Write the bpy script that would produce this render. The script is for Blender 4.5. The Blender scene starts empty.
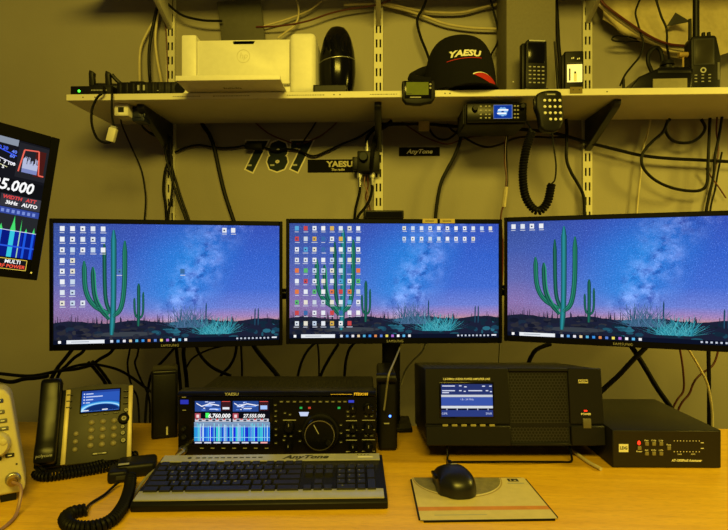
import bpy, bmesh, math, random
from mathutils import Matrix, Vector
random.seed(7)
SC = bpy.context.scene
COL = SC.collection
PI = math.pi
# ------------------------------------------------------------------ camera
F = 540.0
CX, CY = 364.0, 265.0
YAW = math.radians(1.95)
CAMZ = 1.167
DESK = 0.74
YW = 1.89            # back wall plane
YF = 1.60            # front edge of the shelf
RV = Vector((math.cos(YAW), math.sin(YAW), 0)); FV = Vector((-math.sin(YAW), math.cos(YAW), 0))
def ray(px, py): return FV + RV*((px-CX)/F) + Vector((0, 0, (CY-py)/F))
def C(px, py, d): return Vector((0, 0, CAMZ)) + ray(px, py)*d           # at a depth along the view axis
def W(px, py, Y): r = ray(px, py); return Vector((0, 0, CAMZ)) + r*(Y/r.y)   # on a wall-parallel plane
def D(px, py, z=DESK): r = ray(px, py); return Vector((0, 0, CAMZ)) + r*((z-CAMZ)/r.z)   # on a level plane
cam = bpy.data.cameras.new('camera'); cam.lens = F/728*36; cam.sensor_width = 36; cam.clip_start = .02
co = bpy.data.objects.new('camera', cam); COL.objects.link(co); co.location = (0, 0, CAMZ); co.rotation_euler = (PI/2, 0, YAW)
SC.camera = co
# ------------------------------------------------------------------ colours and materials
def lin(h):
    h = h.lstrip('#'); out = []
    for i in (0, 2, 4):
        c = int(h[i:i+2], 16)/255
        out.append(c/12.92 if c <= .04045 else ((c+.055)/1.055)**2.4)
    return tuple(out)
MATS = {}
def mat(name, hexc, rough=.5, metal=0., var=.08, scale=60., bump=0., coat=0., emit=0., spec=.5):
    if name in MATS: return MATS[name]
    m = bpy.data.materials.new(name); m.use_nodes = True; nt = m.node_tree; N = nt.nodes; L = nt.links
    b = N['Principled BSDF']; c = lin(hexc)
    tc = N.new('ShaderNodeTexCoord'); nz = N.new('ShaderNodeTexNoise'); nz.inputs['Scale'].default_value = scale; nz.inputs['Detail'].default_value = 3
    L.new(tc.outputs['Object'], nz.inputs['Vector'])
    rp = N.new('ShaderNodeValToRGB'); e = rp.color_ramp.elements
    e[0].position = .3; e[1].position = .7
    e[0].color = tuple(x*(1-var) for x in c)+(1,); e[1].color = tuple(min(1, x*(1+var)) for x in c)+(1,)
    L.new(nz.outputs['Fac'], rp.inputs['Fac']); L.new(rp.outputs['Color'], b.inputs['Base Color'])
    b.inputs['Roughness'].default_value = rough; b.inputs['Metallic'].default_value = metal
    b.inputs['Coat Weight'].default_value = coat; b.inputs['Specular IOR Level'].default_value = spec
    if bump:
        bp = N.new('ShaderNodeBump'); bp.inputs['Strength'].default_value = bump; bp.inputs['Distance'].default_value = .002
        L.new(nz.outputs['Fac'], bp.inputs['Height']); L.new(bp.outputs['Normal'], b.inputs['Normal'])
    if emit:
        L.new(rp.outputs['Color'], b.inputs['Emission Color']); b.inputs['Emission Strength'].default_value = emit
    MATS[name] = m
    return m
BLACK = mat('black_plastic', '101012', .45, bump=.1, scale=300, spec=.18)
SATIN = mat('satin_black', '0a0a0c', .3, spec=.18)
GLOSS = mat('gloss_black', '08080a', .16, spec=.3)
BEZEL = mat('bezel_black', '070708', .4, spec=.1)
DARKM = mat('dark_painted_metal', '17171b', .45, bump=.05, scale=400, spec=.18)
GREY = mat('grey_plastic', '5d5d5b', .5)
DGREY = mat('dark_grey_plastic', '2a2a2a', .5, spec=.25)
SILV = mat('silver_plastic', 'b4b4b4', .35, .4, var=.04)
CHROME = mat('chrome', 'a8a8a8', .38, 1.0, var=.02)
WHITE = mat('white_plastic', 'e4e2dc', .45, var=.03)
CREAM = mat('cream_plastic', 'd2cfc4', .5, var=.04)
PRW = mat('white_print', 'e2e2de', .6, var=.02)
PRG = mat('grey_print', '9a9a98', .6, var=.02)
PRD = mat('dark_print', '2a2a28', .6, var=.02)
RED = mat('red_fabric', 'b01218', .7)
REDW = mat('red_wire', '4a1210', .45)
PINKW = mat('pink_wire', '8a6a60', .45)
CREAMW = mat('cream_wire', 'b9ad8c', .5)
BLKW = mat('black_cable_rubber', '0c0c0e', .5, spec=.12)
GREYW = mat('grey_wire', '77746a', .45)
NAVY = mat('navy_plastic', '141a30', .4)
FABRIC = mat('black_twill', '0f0f10', .9, bump=.5, scale=900, spec=.2)
LCD = mat('lcd_green', '5f6a26', .5, emit=.03, spec=.08)
TAPE = mat('yellow_tape', 'b0a070', .6)
LEDG = mat('green_led', '46ff3a', .3, emit=3)
LEDR = mat('red_led', 'ff2a18', .3, emit=2.2)
LEDB = mat('blue_led', '4a7cff', .3, emit=4)
HOLE = mat('dark_hole', '040404', .8)
# wall paint
def wall_mat():
    m = bpy.data.materials.new('painted_wall'); m.use_nodes = True; nt = m.node_tree; N = nt.nodes; L = nt.links; b = N['Principled BSDF']
    tc = N.new('ShaderNodeTexCoord'); n1 = N.new('ShaderNodeTexNoise'); n1.inputs['Scale'].default_value = 2.2; n1.inputs['Detail'].default_value = 5
    n2 = N.new('ShaderNodeTexNoise'); n2.inputs['Scale'].default_value = 260
    L.new(tc.outputs['Object'], n1.inputs['Vector']); L.new(tc.outputs['Object'], n2.inputs['Vector'])
    rp = N.new('ShaderNodeValToRGB'); e = rp.color_ramp.elements
    e[0].position = .3; e[1].position = .75; e[0].color = lin('857f76')+(1,); e[1].color = lin('918b80')+(1,)
    L.new(n1.outputs['Fac'], rp.inputs['Fac']); L.new(rp.outputs['Color'], b.inputs['Base Color'])
    bp = N.new('ShaderNodeBump'); bp.inputs['Strength'].default_value = .12; bp.inputs['Distance'].default_value = .002
    L.new(n2.outputs['Fac'], bp.inputs['Height']); L.new(bp.outputs['Normal'], b.inputs['Normal'])
    b.inputs['Roughness'].default_value = .55
    return m
def wood_mat():
    m = bpy.data.materials.new('beech_laminate'); m.use_nodes = True; nt = m.node_tree; N = nt.nodes; L = nt.links; b = N['Principled BSDF']
    tc = N.new('ShaderNodeTexCoord'); mp = N.new('ShaderNodeMapping'); mp.inputs['Scale'].default_value = (2.2, 26, 4)
    L.new(tc.outputs['Object'], mp.inputs['Vector'])
    n1 = N.new('ShaderNodeTexNoise'); n1.inputs['Scale'].default_value = 2.4; n1.inputs['Detail'].default_value = 8; n1.inputs['Distortion'].default_value = .7
    L.new(mp.outputs['Vector'], n1.inputs['Vector'])
    rp = N.new('ShaderNodeValToRGB'); e = rp.color_ramp.elements
    e[0].position = .3; e[1].position = .72; e[0].color = lin('cc9e22')+(1,); e[1].color = lin('e0b42c')+(1,)
    L.new(n1.outputs['Fac'], rp.inputs['Fac'])
    mp2 = N.new('ShaderNodeMapping'); mp2.inputs['Scale'].default_value = (18, 160, 4); L.new(tc.outputs['Object'], mp2.inputs['Vector'])
    n2 = N.new('ShaderNodeTexNoise'); n2.inputs['Scale'].default_value = 3; n2.inputs['Detail'].default_value = 3; L.new(mp2.outputs['Vector'], n2.inputs['Vector'])
    r2 = N.new('ShaderNodeValToRGB'); e = r2.color_ramp.elements; e[0].position = .35; e[1].position = .5; e[0].color = (.8, .78, .74, 1); e[1].color = (1, 1, 1, 1)
    L.new(n2.outputs['Fac'], r2.inputs['Fac'])
    mx = N.new('ShaderNodeMixRGB'); mx.blend_type = 'MULTIPLY'; mx.inputs[0].default_value = .8
    L.new(rp.outputs['Color'], mx.inputs[1]); L.new(r2.outputs['Color'], mx.inputs[2]); L.new(mx.outputs[0], b.inputs['Base Color'])
    b.inputs['Roughness'].default_value = .38
    return m
WALLM = wall_mat(); WOOD = wood_mat()
SHELFM = mat('cream_shelf_laminate', 'd6d2c4', .45, var=.03, scale=20)
TRACKM = mat('cream_steel', 'c9c5b6', .4, var=.03)
BRKT = mat('black_steel', '14161e', .4)
FLOORM = mat('grey_carpet', '55524c', .95, bump=.6, scale=500)
# picture shown by a lit screen: colour attribute -> emission
def paint_mat(name, strength):
    m = bpy.data.materials.new(name); m.use_nodes = True; nt = m.node_tree; N = nt.nodes; L = nt.links
    N.remove(N['Principled BSDF']); em = N.new('ShaderNodeEmission'); at = N.new('ShaderNodeVertexColor'); at.layer_name = 'Col'
    L.new(at.outputs['Color'], em.inputs['Color']); em.inputs['Strength'].default_value = strength
    L.new(em.outputs[0], N['Material Output'].inputs['Surface']); return m
PIX = paint_mat('lit_screen_picture', 1.0)
def sky_mat():
    m = bpy.data.materials.new('lit_screen_night_sky'); m.use_nodes = True; nt = m.node_tree; N = nt.nodes; L = nt.links
    N.remove(N['Principled BSDF']); em = N.new('ShaderNodeEmission'); L.new(em.outputs[0], N['Material Output'].inputs['Surface'])
    uv = N.new('ShaderNodeUVMap'); uv.uv_map = 'UV'; sp = N.new('ShaderNodeSeparateXYZ'); L.new(uv.outputs[0], sp.inputs[0])
    U, V = sp.outputs[0], sp.outputs[1]
    def math_(op, a, b_=None, clamp=False):
        n = N.new('ShaderNodeMath'); n.operation = op; n.use_clamp = clamp
        for i, x in enumerate((a, b_)):
            if x is None: continue
            if isinstance(x, (int, float)): n.inputs[i].default_value = x
            else: L.new(x, n.inputs[i])
        return n.outputs[0]
    def ramp(fac, stops):
        r = N.new('ShaderNodeValToRGB'); e = r.color_ramp.elements
        while len(e) < len(stops): e.new(.5)
        for k, (p, c) in enumerate(stops): e[k].position = p; e[k].color = (lin(c) if isinstance(c, str) else c)+(1,)
        L.new(fac, r.inputs[0]); return r.outputs[0]
    def mix(kind, fac, a, b_):
        n = N.new('ShaderNodeMixRGB'); n.blend_type = kind
        for i, x in enumerate((fac, a, b_)):
            if isinstance(x, (int, float)): n.inputs[i].default_value = x
            elif isinstance(x, tuple): n.inputs[i].default_value = x
            else: L.new(x, n.inputs[i])
        return n.outputs[0]
    def noise(scale, detail=4, sx=1.8, rough=.6):
        mp = N.new('ShaderNodeMapping'); mp.inputs['Scale'].default_value = (sx, 1, 1); L.new(uv.outputs[0], mp.inputs[0])
        n = N.new('ShaderNodeTexNoise'); n.inputs['Scale'].default_value = scale; n.inputs['Detail'].default_value = detail; n.inputs['Roughness'].default_value = rough
        L.new(mp.outputs[0], n.inputs['Vector']); return n.outputs['Fac']
    base = ramp(V, [(.16, 'e0a49c'), (.21, 'b892c8'), (.29, '7c8ee6'), (.45, '4a78e4'), (.72, '3a6cdc'), (1, '3f5cc8')])
    left = ramp(V, [(.16, '9a749c'), (.3, '9a80be'), (.5, '6c74c0'), (.75, '4c66bc'), (1, '4058a6')])
    fl = ramp(U, [(.05, (1, 1, 1)), (.5, (0, 0, 0))])
    base = mix('MIX', fl, base, left)
    glow = math_('SUBTRACT', U, math_('ADD', math_('MULTIPLY', V, .22), .42)); glow = math_('ABSOLUTE', glow)
    g1 = ramp(glow, [(0, (1, 1, 1)), (.26, (0, 0, 0))])
    vm = ramp(V, [(.2, (.1, .1, .1)), (.4, (1, 1, 1)), (.75, (1, 1, 1)), (1, (.35, .35, .35))])
    g1 = mix('MULTIPLY', 1, g1, vm)
    base = mix('MIX', mix('MULTIPLY', 1, g1, (.85, .85, .85, 1)), base, lin('2f98f6')+(1,))
    mw = math_('SUBTRACT', U, math_('ADD', math_('MULTIPLY', V, .26), .47)); mw = math_('ADD', mw, math_('MULTIPLY', math_('SUBTRACT', noise(3.5), .5), .22)); mw = math_('ABSOLUTE', mw)
    band = ramp(mw, [(0, (1, 1, 1)), (.14, (0, 0, 0))])
    nb = ramp(noise(9, 8), [(.42, (0, 0, 0)), (.72, (1, 1, 1))])
    base = mix('ADD', mix('MULTIPLY', 1, mix('MULTIPLY', 1, band, nb), (.55, .55, .55, 1)), base, lin('c4cff0')+(1,))
    dk = ramp(noise(13, 8), [(.5, (0, 0, 0)), (.66, (1, 1, 1))])
    base = mix('MULTIPLY', mix('MULTIPLY', 1, band, dk), base, lin('8a94c4')+(1,))
    st = ramp(noise(170, 1), [(.62, (0, 0, 0)), (.76, (1, 1, 1))])
    base = mix('ADD', mix('MULTIPLY', 1, st, (.8, .8, .8, 1)), base, lin('9cc0ff')+(1,))
    gr = ramp(noise(95, 2), [(.3, (.6, .62, .7)), (.7, (1.0, 1.0, 1.0))])
    base = mix('MULTIPLY', 1, base, gr)
    L.new(base, em.inputs['Color']); em.inputs['Strength'].default_value = .95
    return m
SKY = sky_mat()
# ------------------------------------------------------------------ mesh builder
TXT = {}
def text_geo(s, size, shear=0, offset=0, align='CENTER', spacing=1):
    k = (s, round(size, 5), shear, offset, align, spacing)
    if k not in TXT:
        cu = bpy.data.curves.new('lettering', 'FONT'); cu.body = s; cu.size = size; cu.shear = shear; cu.offset = offset; cu.align_x = align; cu.align_y = 'CENTER'
        cu.resolution_u = 2; cu.space_character = spacing
        o = bpy.data.objects.new('lettering', cu)
        me = o.to_mesh()
        TXT[k] = ([tuple(v.co) for v in me.vertices], [tuple(p.vertices) for p in me.polygons])
        o.to_mesh_clear(); bpy.data.objects.remove(o); bpy.data.curves.remove(cu)
    return TXT[k]
def catmull(pts, n=8):
    pts = [Vector(p) for p in pts]
    if len(pts) < 3:
        return [pts[0].lerp(pts[1], i/n) for i in range(n+1)]
    P = [pts[0]*2-pts[1]]+pts+[pts[-1]*2-pts[-2]]; out = []
    for i in range(1, len(P)-2):
        a, b, c, d = P[i-1:i+3]
        for k in range(n):
            t = k/n
            out.append(.5*((2*b)+(c-a)*t+(2*a-5*b+4*c-d)*t*t+(3*b-a-3*c+d)*t**3))
    out.append(pts[-1]); return out
class MB:
    def __init__(s, m=None):
        s.v = []; s.f = []; s.mi = []; s.c = []; s.uv = {}; s.ms = []; s.M = Matrix.Identity(4); s.cur = 0; s.col = (0, 0, 0)
        s.use(m or BLACK)
    def use(s, m):
        if m not in s.ms: s.ms.append(m)
        s.cur = s.ms.index(m); return s
    def paint(s, h): s.use(PIX); s.col = lin(h); return s
    def add(s, verts, faces):
        b = len(s.v); s.v += [tuple(s.M @ Vector(p)) for p in verts]
        for f in faces: s.f.append(tuple(b+i for i in f)); s.mi.append(s.cur); s.c.append(s.col)
        return s
    def box(s, x0, x1, y0, y1, z0, z1, bevel=0, seg=2, R=None):
        if bevel <= 0 and R is None:
            V = [(x, y, z) for x in (x0, x1) for y in (y0, y1) for z in (z0, z1)]
            return s.add(V, [(0, 1, 3, 2), (4, 6, 7, 5), (0, 4, 5, 1), (2, 3, 7, 6), (0, 2, 6, 4), (1, 5, 7, 3)])
        bm = bmesh.new(); bmesh.ops.create_cube(bm, size=1)
        c = Vector(((x0+x1)/2, (y0+y1)/2, (z0+z1)/2)); d = (abs(x1-x0), abs(y1-y0), abs(z1-z0))
        for v in bm.verts: v.co = Vector((v.co.x*d[0], v.co.y*d[1], v.co.z*d[2]))
        if bevel > 0: bmesh.ops.bevel(bm, geom=list(bm.edges), offset=min(bevel, min(d)*.49), segments=seg, profile=.5, affect='EDGES')
        for v in bm.verts: v.co = (R @ v.co if R else v.co)+c
        return s.addbm(bm)
    def addbm(s, bm):
        bm.verts.index_update(); s.add([tuple(v.co) for v in bm.verts], [tuple(v.index for v in f.verts) for f in bm.faces]); bm.free(); return s
    def prism(s, poly, y0, y1, bevel=0, seg=2):              # outline in x,z pulled along y
        bm = bmesh.new(); a = [bm.verts.new((x, y0, z)) for x, z in poly]; b = [bm.verts.new((x, y1, z)) for x, z in poly]; n = len(poly)
        bm.faces.new(a); bm.faces.new(b[::-1])
        for i in range(n): bm.faces.new((a[i], b[i], b[(i+1) % n], a[(i+1) % n]))
        bmesh.ops.recalc_face_normals(bm, faces=list(bm.faces))
        if bevel: bmesh.ops.bevel(bm, geom=list(bm.edges), offset=bevel, segments=seg, profile=.5, affect='EDGES')
        return s.addbm(bm)
    def prism_x(s, poly, x0, x1, bevel=0):                    # outline in y,z pulled along x
        M0 = s.M; s.M = M0 @ Matrix(((0, 1, 0, 0), (1, 0, 0, 0), (0, 0, 1, 0), (0, 0, 0, 1))); s.prism(poly, x0, x1, bevel); s.M = M0; return s
    def poly(s, pts, y=0): return s.add([(x, y, z) for x, z in pts], [tuple(range(len(pts)))])
    def rect(s, x0, x1, z0, z1, y=0): return s.poly([(x0, z0), (x1, z0), (x1, z1), (x0, z1)], y)
    def disc(s, x, z, r, y=0, n=16, rz=None): return s.poly([(x+r*math.cos(2*PI*i/n), z+(rz or r)*math.sin(2*PI*i/n)) for i in range(n)], y)
    def ring(s, x, z, r0, r1, y=0, n=20):
        V = []; 
        for i in range(n):
            a = 2*PI*i/n; V += [(x+r0*math.cos(a), y, z+r0*math.sin(a)), (x+r1*math.cos(a), y, z+r1*math.sin(a))]
        return s.add(V, [(2*i, 2*i+1, (2*i+3) % (2*n), (2*i+2) % (2*n)) for i in range(n)])
    def text(s, t, x, z, y=0, size=.01, shear=0, offset=0, align='CENTER', warp=None, sx=1, spacing=1):
        V, Fc = text_geo(t, size, shear, offset, align, spacing)
        return s.add([(warp(x+a*sx, z+b) if warp else (x+a*sx, y-c, z+b)) for a, b, c in V], Fc)
    def lathe(s, prof, n=20, frame=None, sx=1, sy=1):          # profile (r, h) about local z of frame
        M0 = s.M
        if frame is not None: s.M = M0 @ frame
        V = []; Fc = []; k = len(prof)
        for i in range(n):
            a = 2*PI*i/n
            for r, h in prof: V.append((r*math.cos(a)*sx, r*math.sin(a)*sy, h))
        for i in range(n):
            j = (i+1) % n
            for q in range(k-1): Fc.append((i*k+q, j*k+q, j*k+q+1, i*k+q+1))
        Fc.append(tuple(i*k for i in range(n))[::-1]); Fc.append(tuple(i*k+k-1 for i in range(n)))
        s.add(V, Fc); s.M = M0; return s
    def knob(s, x, z, y, r, h, n=20, taper=.88):               # a knob sticking out of a front face (towards -y)
        f = Matrix.Translation((x, y, z)) @ Matrix.Rotation(PI/2, 4, 'X')
        return s.lathe([(r, 0), (r, h*.25), (r*taper, h*.85), (r*taper*.9, h)], n, f)
    def cyl(s, p0, p1, r, r2=None, n=14):
        p0 = Vector(p0); p1 = Vector(p1); d = p1-p0
        f = Matrix.Translation(p0) @ d.to_track_quat('Z', 'Y').to_matrix().to_4x4()
        return s.lathe([(r, 0), (r if r2 is None else r2, d.length)], n, f)
    def tube(s, pts, r, n=8, k=8, raw=False):
        P = [Vector(p) for p in pts] if raw else catmull(pts, k)
        T = [(P[min(i+1, len(P)-1)]-P[max(i-1, 0)]).normalized() for i in range(len(P))]
        u = T[0].orthogonal().normalized(); V = []; Fc = []
        for i, p in enumerate(P):
            u = (u-T[i]*u.dot(T[i])).normalized(); w = T[i].cross(u)
            rr = r(i/(len(P)-1)) if callable(r) else r
            for q in range(n):
                a = 2*PI*q/n; V.append(tuple(p+(u*math.cos(a)+w*math.sin(a))*rr))
        for i in range(len(P)-1):
            for q in range(n): Fc.append((i*n+q, i*n+(q+1) % n, (i+1)*n+(q+1) % n, (i+1)*n+q))
        Fc.append(tuple(range(n))[::-1]); Fc.append(tuple((len(P)-1)*n+q for q in range(n)))
        return s.add(V, Fc)
    def coil(s, pts, R, r, pitch, n=6, per=10):
        P = catmull(pts, 16); L = [0]
        for a, b in zip(P, P[1:]): L.append(L[-1]+(b-a).length)
        tot = L[-1]; turns = tot/pitch; m = int(turns*per); out = []
        u = (P[1]-P[0]).orthogonal().normalized(); j = 0
        for i in range(m+1):
            t = tot*i/m
            while j < len(L)-2 and L[j+1] < t: j += 1
            p = P[j].lerp(P[j+1], (t-L[j])/max(1e-9, L[j+1]-L[j])); T = (P[j+1]-P[j]).normalized()
            u = (u-T*u.dot(T)).normalized(); w = T.cross(u); a = 2*PI*turns*i/m
            out.append(p+(u*math.cos(a)+w*math.sin(a))*R)
        return s.tube(out, r, n, raw=True)
    def ball(s, c, r, n=16, k=9):
        rx, ry, rz = r if isinstance(r, tuple) else (r, r, r)
        prof = [(math.cos(-PI/2+PI*i/(k-1))+1e-5, math.sin(-PI/2+PI*i/(k-1))) for i in range(k)]
        return s.lathe(prof, n, Matrix.Translation(c) @ Matrix.Diagonal((rx, ry, rz, 1)))
    def build(s, name, parent=None, smooth=True, angle=40):
        me = bpy.data.meshes.new(name); me.from_pydata(s.v, [], s.f)
        for m in s.ms: me.materials.append(m)
        me.polygons.foreach_set('material_index', s.mi)
        if PIX in s.ms:
            a = me.color_attributes.new('Col', 'FLOAT_COLOR', 'CORNER')
            for p, c in zip(me.polygons, s.c):
                for li in p.loop_indices: a.data[li].color = (*c, 1)
        if s.uv:
            ul = me.uv_layers.new(name='UV')
            for fi, q in s.uv.items():
                for li, x in zip(me.polygons[fi].loop_indices, q): ul.data[li].uv = x
        if smooth:
            me.polygons.foreach_set('use_smooth', [True]*len(me.polygons)); me.set_sharp_from_angle(angle=math.radians(angle))
        me.update()
        o = bpy.data.objects.new(name, me); COL.objects.link(o)
        if parent is not None: o.parent = parent
        return o
def tag(o, label=None, cat=None, group=None, kind=None):
    for k, x in (('label', label), ('category', cat), ('group', group), ('kind', kind)):
        if x: o[k] = x
    return o
def thing(name, label, cat, loc, rz=0, group=None):
    o = bpy.data.objects.new(name, None); COL.objects.link(o); o.empty_display_size = .03
    o.location = loc; o.rotation_euler = (0, 0, rz); return tag(o, label, cat, group)
def one(name, mb, label, cat, loc=(0, 0, 0), rz=0, group=None, **kw):
    o = mb.build(name, None, **kw); o.location = loc; o.rotation_euler = (0, 0, rz); return tag(o, label, cat, group)
def RX(deg, at=(0, 0, 0)): return Matrix.Translation(at) @ Matrix.Rotation(math.radians(deg), 4, 'X')
LA, LB, WLD = 84, 8, .055
# ------------------------------------------------------------------ the setting
mb = MB(WALLM); mb.box(-2.4, 2.4, YW, YW+.1, 0, 2.85); tag(mb.build('wall_back'), kind='structure')
mb = MB(FLOORM); mb.box(-2.4, 2.4, -1.2, YW, -.05, 0); tag(mb.build('floor'), kind='structure')
mb = MB(WHITE); mb.box(-2.4, 2.4, YW-.015, YW, 0, .08, .004); tag(mb.build('baseboard_back'), kind='structure')
# desk
desk = thing('desk', 'long desk with an orange-yellow beech top carrying all the radio gear', 'desk', (0, 0, 0))
mb = MB(WOOD); mb.box(-1.55, 1.5, .55, 1.44, DESK-.028, DESK, .003); mb.build('desktop', desk)
for x in (-1.45, 1.4):
    for y in (.65, 1.36):
        mb = MB(GREY); mb.box(x-.025, x+.025, y-.025, y+.025, 0, DESK-.028, .003); mb.build('leg', desk)
# slotted uprights on the wall
SZ0, SZ1 = 1.663, 1.683
UPX = [W(172, 200, YW).x, W(378.5, 200, YW).x, W(586, 200, YW).x]
UPL = ['cream slotted wall upright at the left, beside the white printer', 'middle cream slotted wall upright, between the black pod and the cap', 'cream slotted wall upright at the right, beside the device with a lit panel']
for x, lb in zip(UPX, UPL):
    mb = MB(TRACKM); w, t = .0155, .014; z0, z1 = .95, 2.3
    y0 = YW-t
    mb.box(x-w, x-w+.0035, y0, YW-.0005, z0, z1); mb.box(x+w-.0035, x+w, y0, YW-.0005, z0, z1)
    for a, b in ((-w, -.0095), (-.0035, .0035), (.0095, w)): mb.box(x+a, x+b, y0-.0015, y0+.0005, z0, z1)
    z = z0
    while z < z1-.02:
        mb.box(x-.0095, x-.0035, y0-.0015, y0+.0005, z, z+.022); mb.box(x+.0035, x+.0095, y0-.0015, y0+.0005, z, z+.022); z += .05
    mb.use(HOLE); mb.box(x-w+.0035, x+w-.0035, YW-.003, YW-.001, z0, z1)
    one('slotted_upright', mb, lb, 'wall upright', smooth=False, group='slotted uprights')
def bracket(x, z, dep, hw, hf, w, m, label, grp):
    mb = MB(m); y1 = YW-.0165
    mb.prism_x([(y1, z-hw), (y1, z), (y1-dep, z), (y1-dep, z-hf*.6), (y1-dep+.012, z-hf)], x-w/2, x+w/2, .002)
    one('shelf_bracket', mb, label, 'bracket', group=grp)
for x, pos in zip(UPX, ('left, with cables hanging off it', 'in the middle, above the antenna switch', 'right, beside the hand microphone')):
    bracket(x, SZ0-.0005, .235, .105, .022, .022, BRKT, 'black tapered shelf bracket under the shelf at the '+pos, 'lower shelf brackets')
SXL, SXR = W(66, 98, YF).x, 1.55
mb = MB(SHELFM); mb.box(SXL, SXR, YF, YW-.0165, SZ0, SZ1, .0015, 1)
mb.use(PRD)
for a, b in ((173, 201), (213, 250), (287, 323), (370, 396)):     # tiny faded printing on the shelf edge
    px = a
    while px < b:
        l = random.uniform(.8, 2.4); p = W(px, 95.5, YF); mb.rect(p.x, p.x+l*.003, SZ0+.0085, SZ0+.0105, YF-.0003); px += l+.9
for px in (83, 95, 334, 340, 445, 450, 573, 579, 607):
    p = W(px, 95, YF); mb.disc(p.x, SZ0+.01, .0022, YF-.0003, 8)
one('wall_shelf', mb, 'long cream shelf on the wall holding the printer, cap and handheld radios', 'shelf')
UZ = 2.105
mb = MB(SHELFM); mb.box(SXL-.02, SXR, YF-.03, YW-.0165, UZ, UZ+.02, .0015, 1)
one('wall_shelf', mb, 'upper shelf board just above the picture, carried by cream brackets', 'shelf')
for x, pos in zip(UPX, ('left, above the printer', 'middle, above the black pod', 'right, above the lit device')):
    bracket(x, UZ-.0005, .26, .11, .022, .016, TRACKM, 'cream upper bracket at the top '+pos, 'upper shelf brackets')
# ------------------------------------------------------------------ monitors
MW, MH = .551, .317
IW_ = ['eef1f5', 'e8ecf2', 'dfe6ee', 'e6e2d0', 'c8d8ea', 'eef1f5']
ICO = ['e8ecf2', 'dfe6ee', 'f0f0f0', 'e8ecf2', 'dfe6ee', 'e6e2d0', 'c8d8ea', 'd8b050', '58a8d8', 'e07a40', '5ab86a', 'c84848', '3a6aa8', 'e8ecf2', 'f0f0f0', 'c9d4e0']
def wallpaper(mb, w, h, icons):
    # u,v in 0..1 with 0,0 at the bottom left of the picture
    X = lambda u: (u-.5)*w
    Zv = lambda v: v*h
    Lr = lambda k: -.0002*k
    fi = len(mb.f); mb.use(SKY); mb.rect(X(0), X(1), Zv(0), Zv(1), 0); mb.uv[fi] = [(0, 0), (1, 0), (1, 1), (0, 1)]
    rnd = random.Random(3)
    # far hills, desert floor
    top = [(i/60, .175+.012*math.sin(i*.37)+.006*rnd.random()) for i in range(61)]
    mb.paint('1c2036'); mb.poly([(X(0), 0)]+[(X(u), Zv(v)) for u, v in top[::-1]][::-1]+[(X(1), 0)], Lr(1))
    for k in range(150):
        u, v = rnd.random(), rnd.uniform(.03, .165); l = rnd.uniform(.01, .05); hh = rnd.uniform(.008, .022)
        far = v/.165
        c = rnd.choice(['14283a', '1b4258', '2a6a80', '10202c', '225468', '182434']) if u > .42 else rnd.choice(['1a2030', '262a38', '2c2c34', '14182a', '34343a', '1c2c40'])
        mb.paint(c); mb.disc(X(u), Zv(v), l*w/2, Lr(2+k % 3), 7, hh*h)
    mb.paint('3a4048'); mb.disc(X(.3), Zv(.075), .13*w, Lr(4), 14, .02*h)
    # far little cacti and grasses on the skyline
    for k in range(90):
        u = rnd.random(); v0 = .15+.02*rnd.random(); hh = rnd.choice([.03, .04, .05, .08])*rnd.uniform(.6, 1.2)
        mb.paint(rnd.choice(['141c30', '1a2438', '20203a'])); x = X(u); e = .0012
        mb.poly([(x-e, Zv(v0)), (x+e, Zv(v0)), (x+e*.4, Zv(v0+hh)), (x-e*.4, Zv(v0+hh))], Lr(5))
    def stem(pts, wd, cols):
        P = catmull([Vector((X(u), 0, Zv(v))) for u, v in pts], 8); n = len(cols)
        for j, c in enumerate(cols):
            a0 = -1+2*j/n; a1 = -1+2*(j+1)/n; Lf, Rt = [], []
            for i, p in enumerate(P):
                T = (P[min(i+1, len(P)-1)]-P[max(i-1, 0)]).normalized(); nn = Vector((T.z, 0, -T.x)); t = i/(len(P)-1)
                r = wd*w*(min(1, (1-t)*9+.35))*(.65+.35*min(1, t*6))
                Lf.append((p.x+nn.x*r*a0, p.z+nn.z*r*a0)); Rt.append((p.x+nn.x*r*a1, p.z+nn.z*r*a1))
            mb.paint(c)
            for i in range(len(P)-1): mb.poly([Lf[i], Rt[i], Rt[i+1], Lf[i+1]], Lr(6))
    G = ['164a42', '247a60', '1a6456', '2c8a70', '17504e']; G2 = ['164840', '22705a', '164846']
    stem([(.235, .25), (.17, .32), (.135, .45), (.128, .69)], .011, G)
    stem([(.235, .2), (.195, .3), (.172, .42), (.165, .64)], .011, G2+['2f9a72'])
    stem([(.24, .25), (.222, .35), (.216, .5), (.214, .84)], .009, G2)
    stem([(.245, .07), (.252, .3), (.254, .6), (.254, .95)], .0125, ['185a64', '248090', '2c929c', '247878', '184e56'])
    stem([(.25, .22), (.285, .3), (.3, .5), (.302, .86)], .011, G[::-1])
    stem([(.36, .14), (.362, .3), (.362, .5)], .0075, G2); stem([(.362, .2), (.346, .25), (.343, .38)], .005, G2); stem([(.362, .2), (.38, .25), (.382, .43)], .005, G2)
    # bushes: many thin twigs
    for k in range(420):
        u0 = .585+rnd.uniform(-.06, .06) if k < 200 else .70+rnd.uniform(-.07, .07)
        v0 = .12 if k < 200 else .06
        a = rnd.uniform(.15, PI-.15); l = rnd.uniform(.05, .2 if k < 200 else .17)
        if k < 200: a = rnd.uniform(.05, PI-.05)
        x0, z0 = X(u0), Zv(v0); x1, z1 = x0+math.cos(a)*l*w*.62, z0+abs(math.sin(a))*l*h*1.05; e = rnd.uniform(.0005, .0011)
        mb.paint(rnd.choice(['4a6a90', '345a7a', '28506a', '5a78a0', '3c6484'] if k < 200 else ['2a8a9c', '3aa4b4', '1f6a80', '58b8c4']))
        mb.poly([(x0-e, z0), (x0+e, z0), (x1+e*.4, z1), (x1-e*.4, z1)], Lr(7))
    for u in (.66, .885, .9): stem([(u, .13), (u+.002, .33 if u < .8 else .28)], .003, ['1a3a52', '24506a'])
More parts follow.
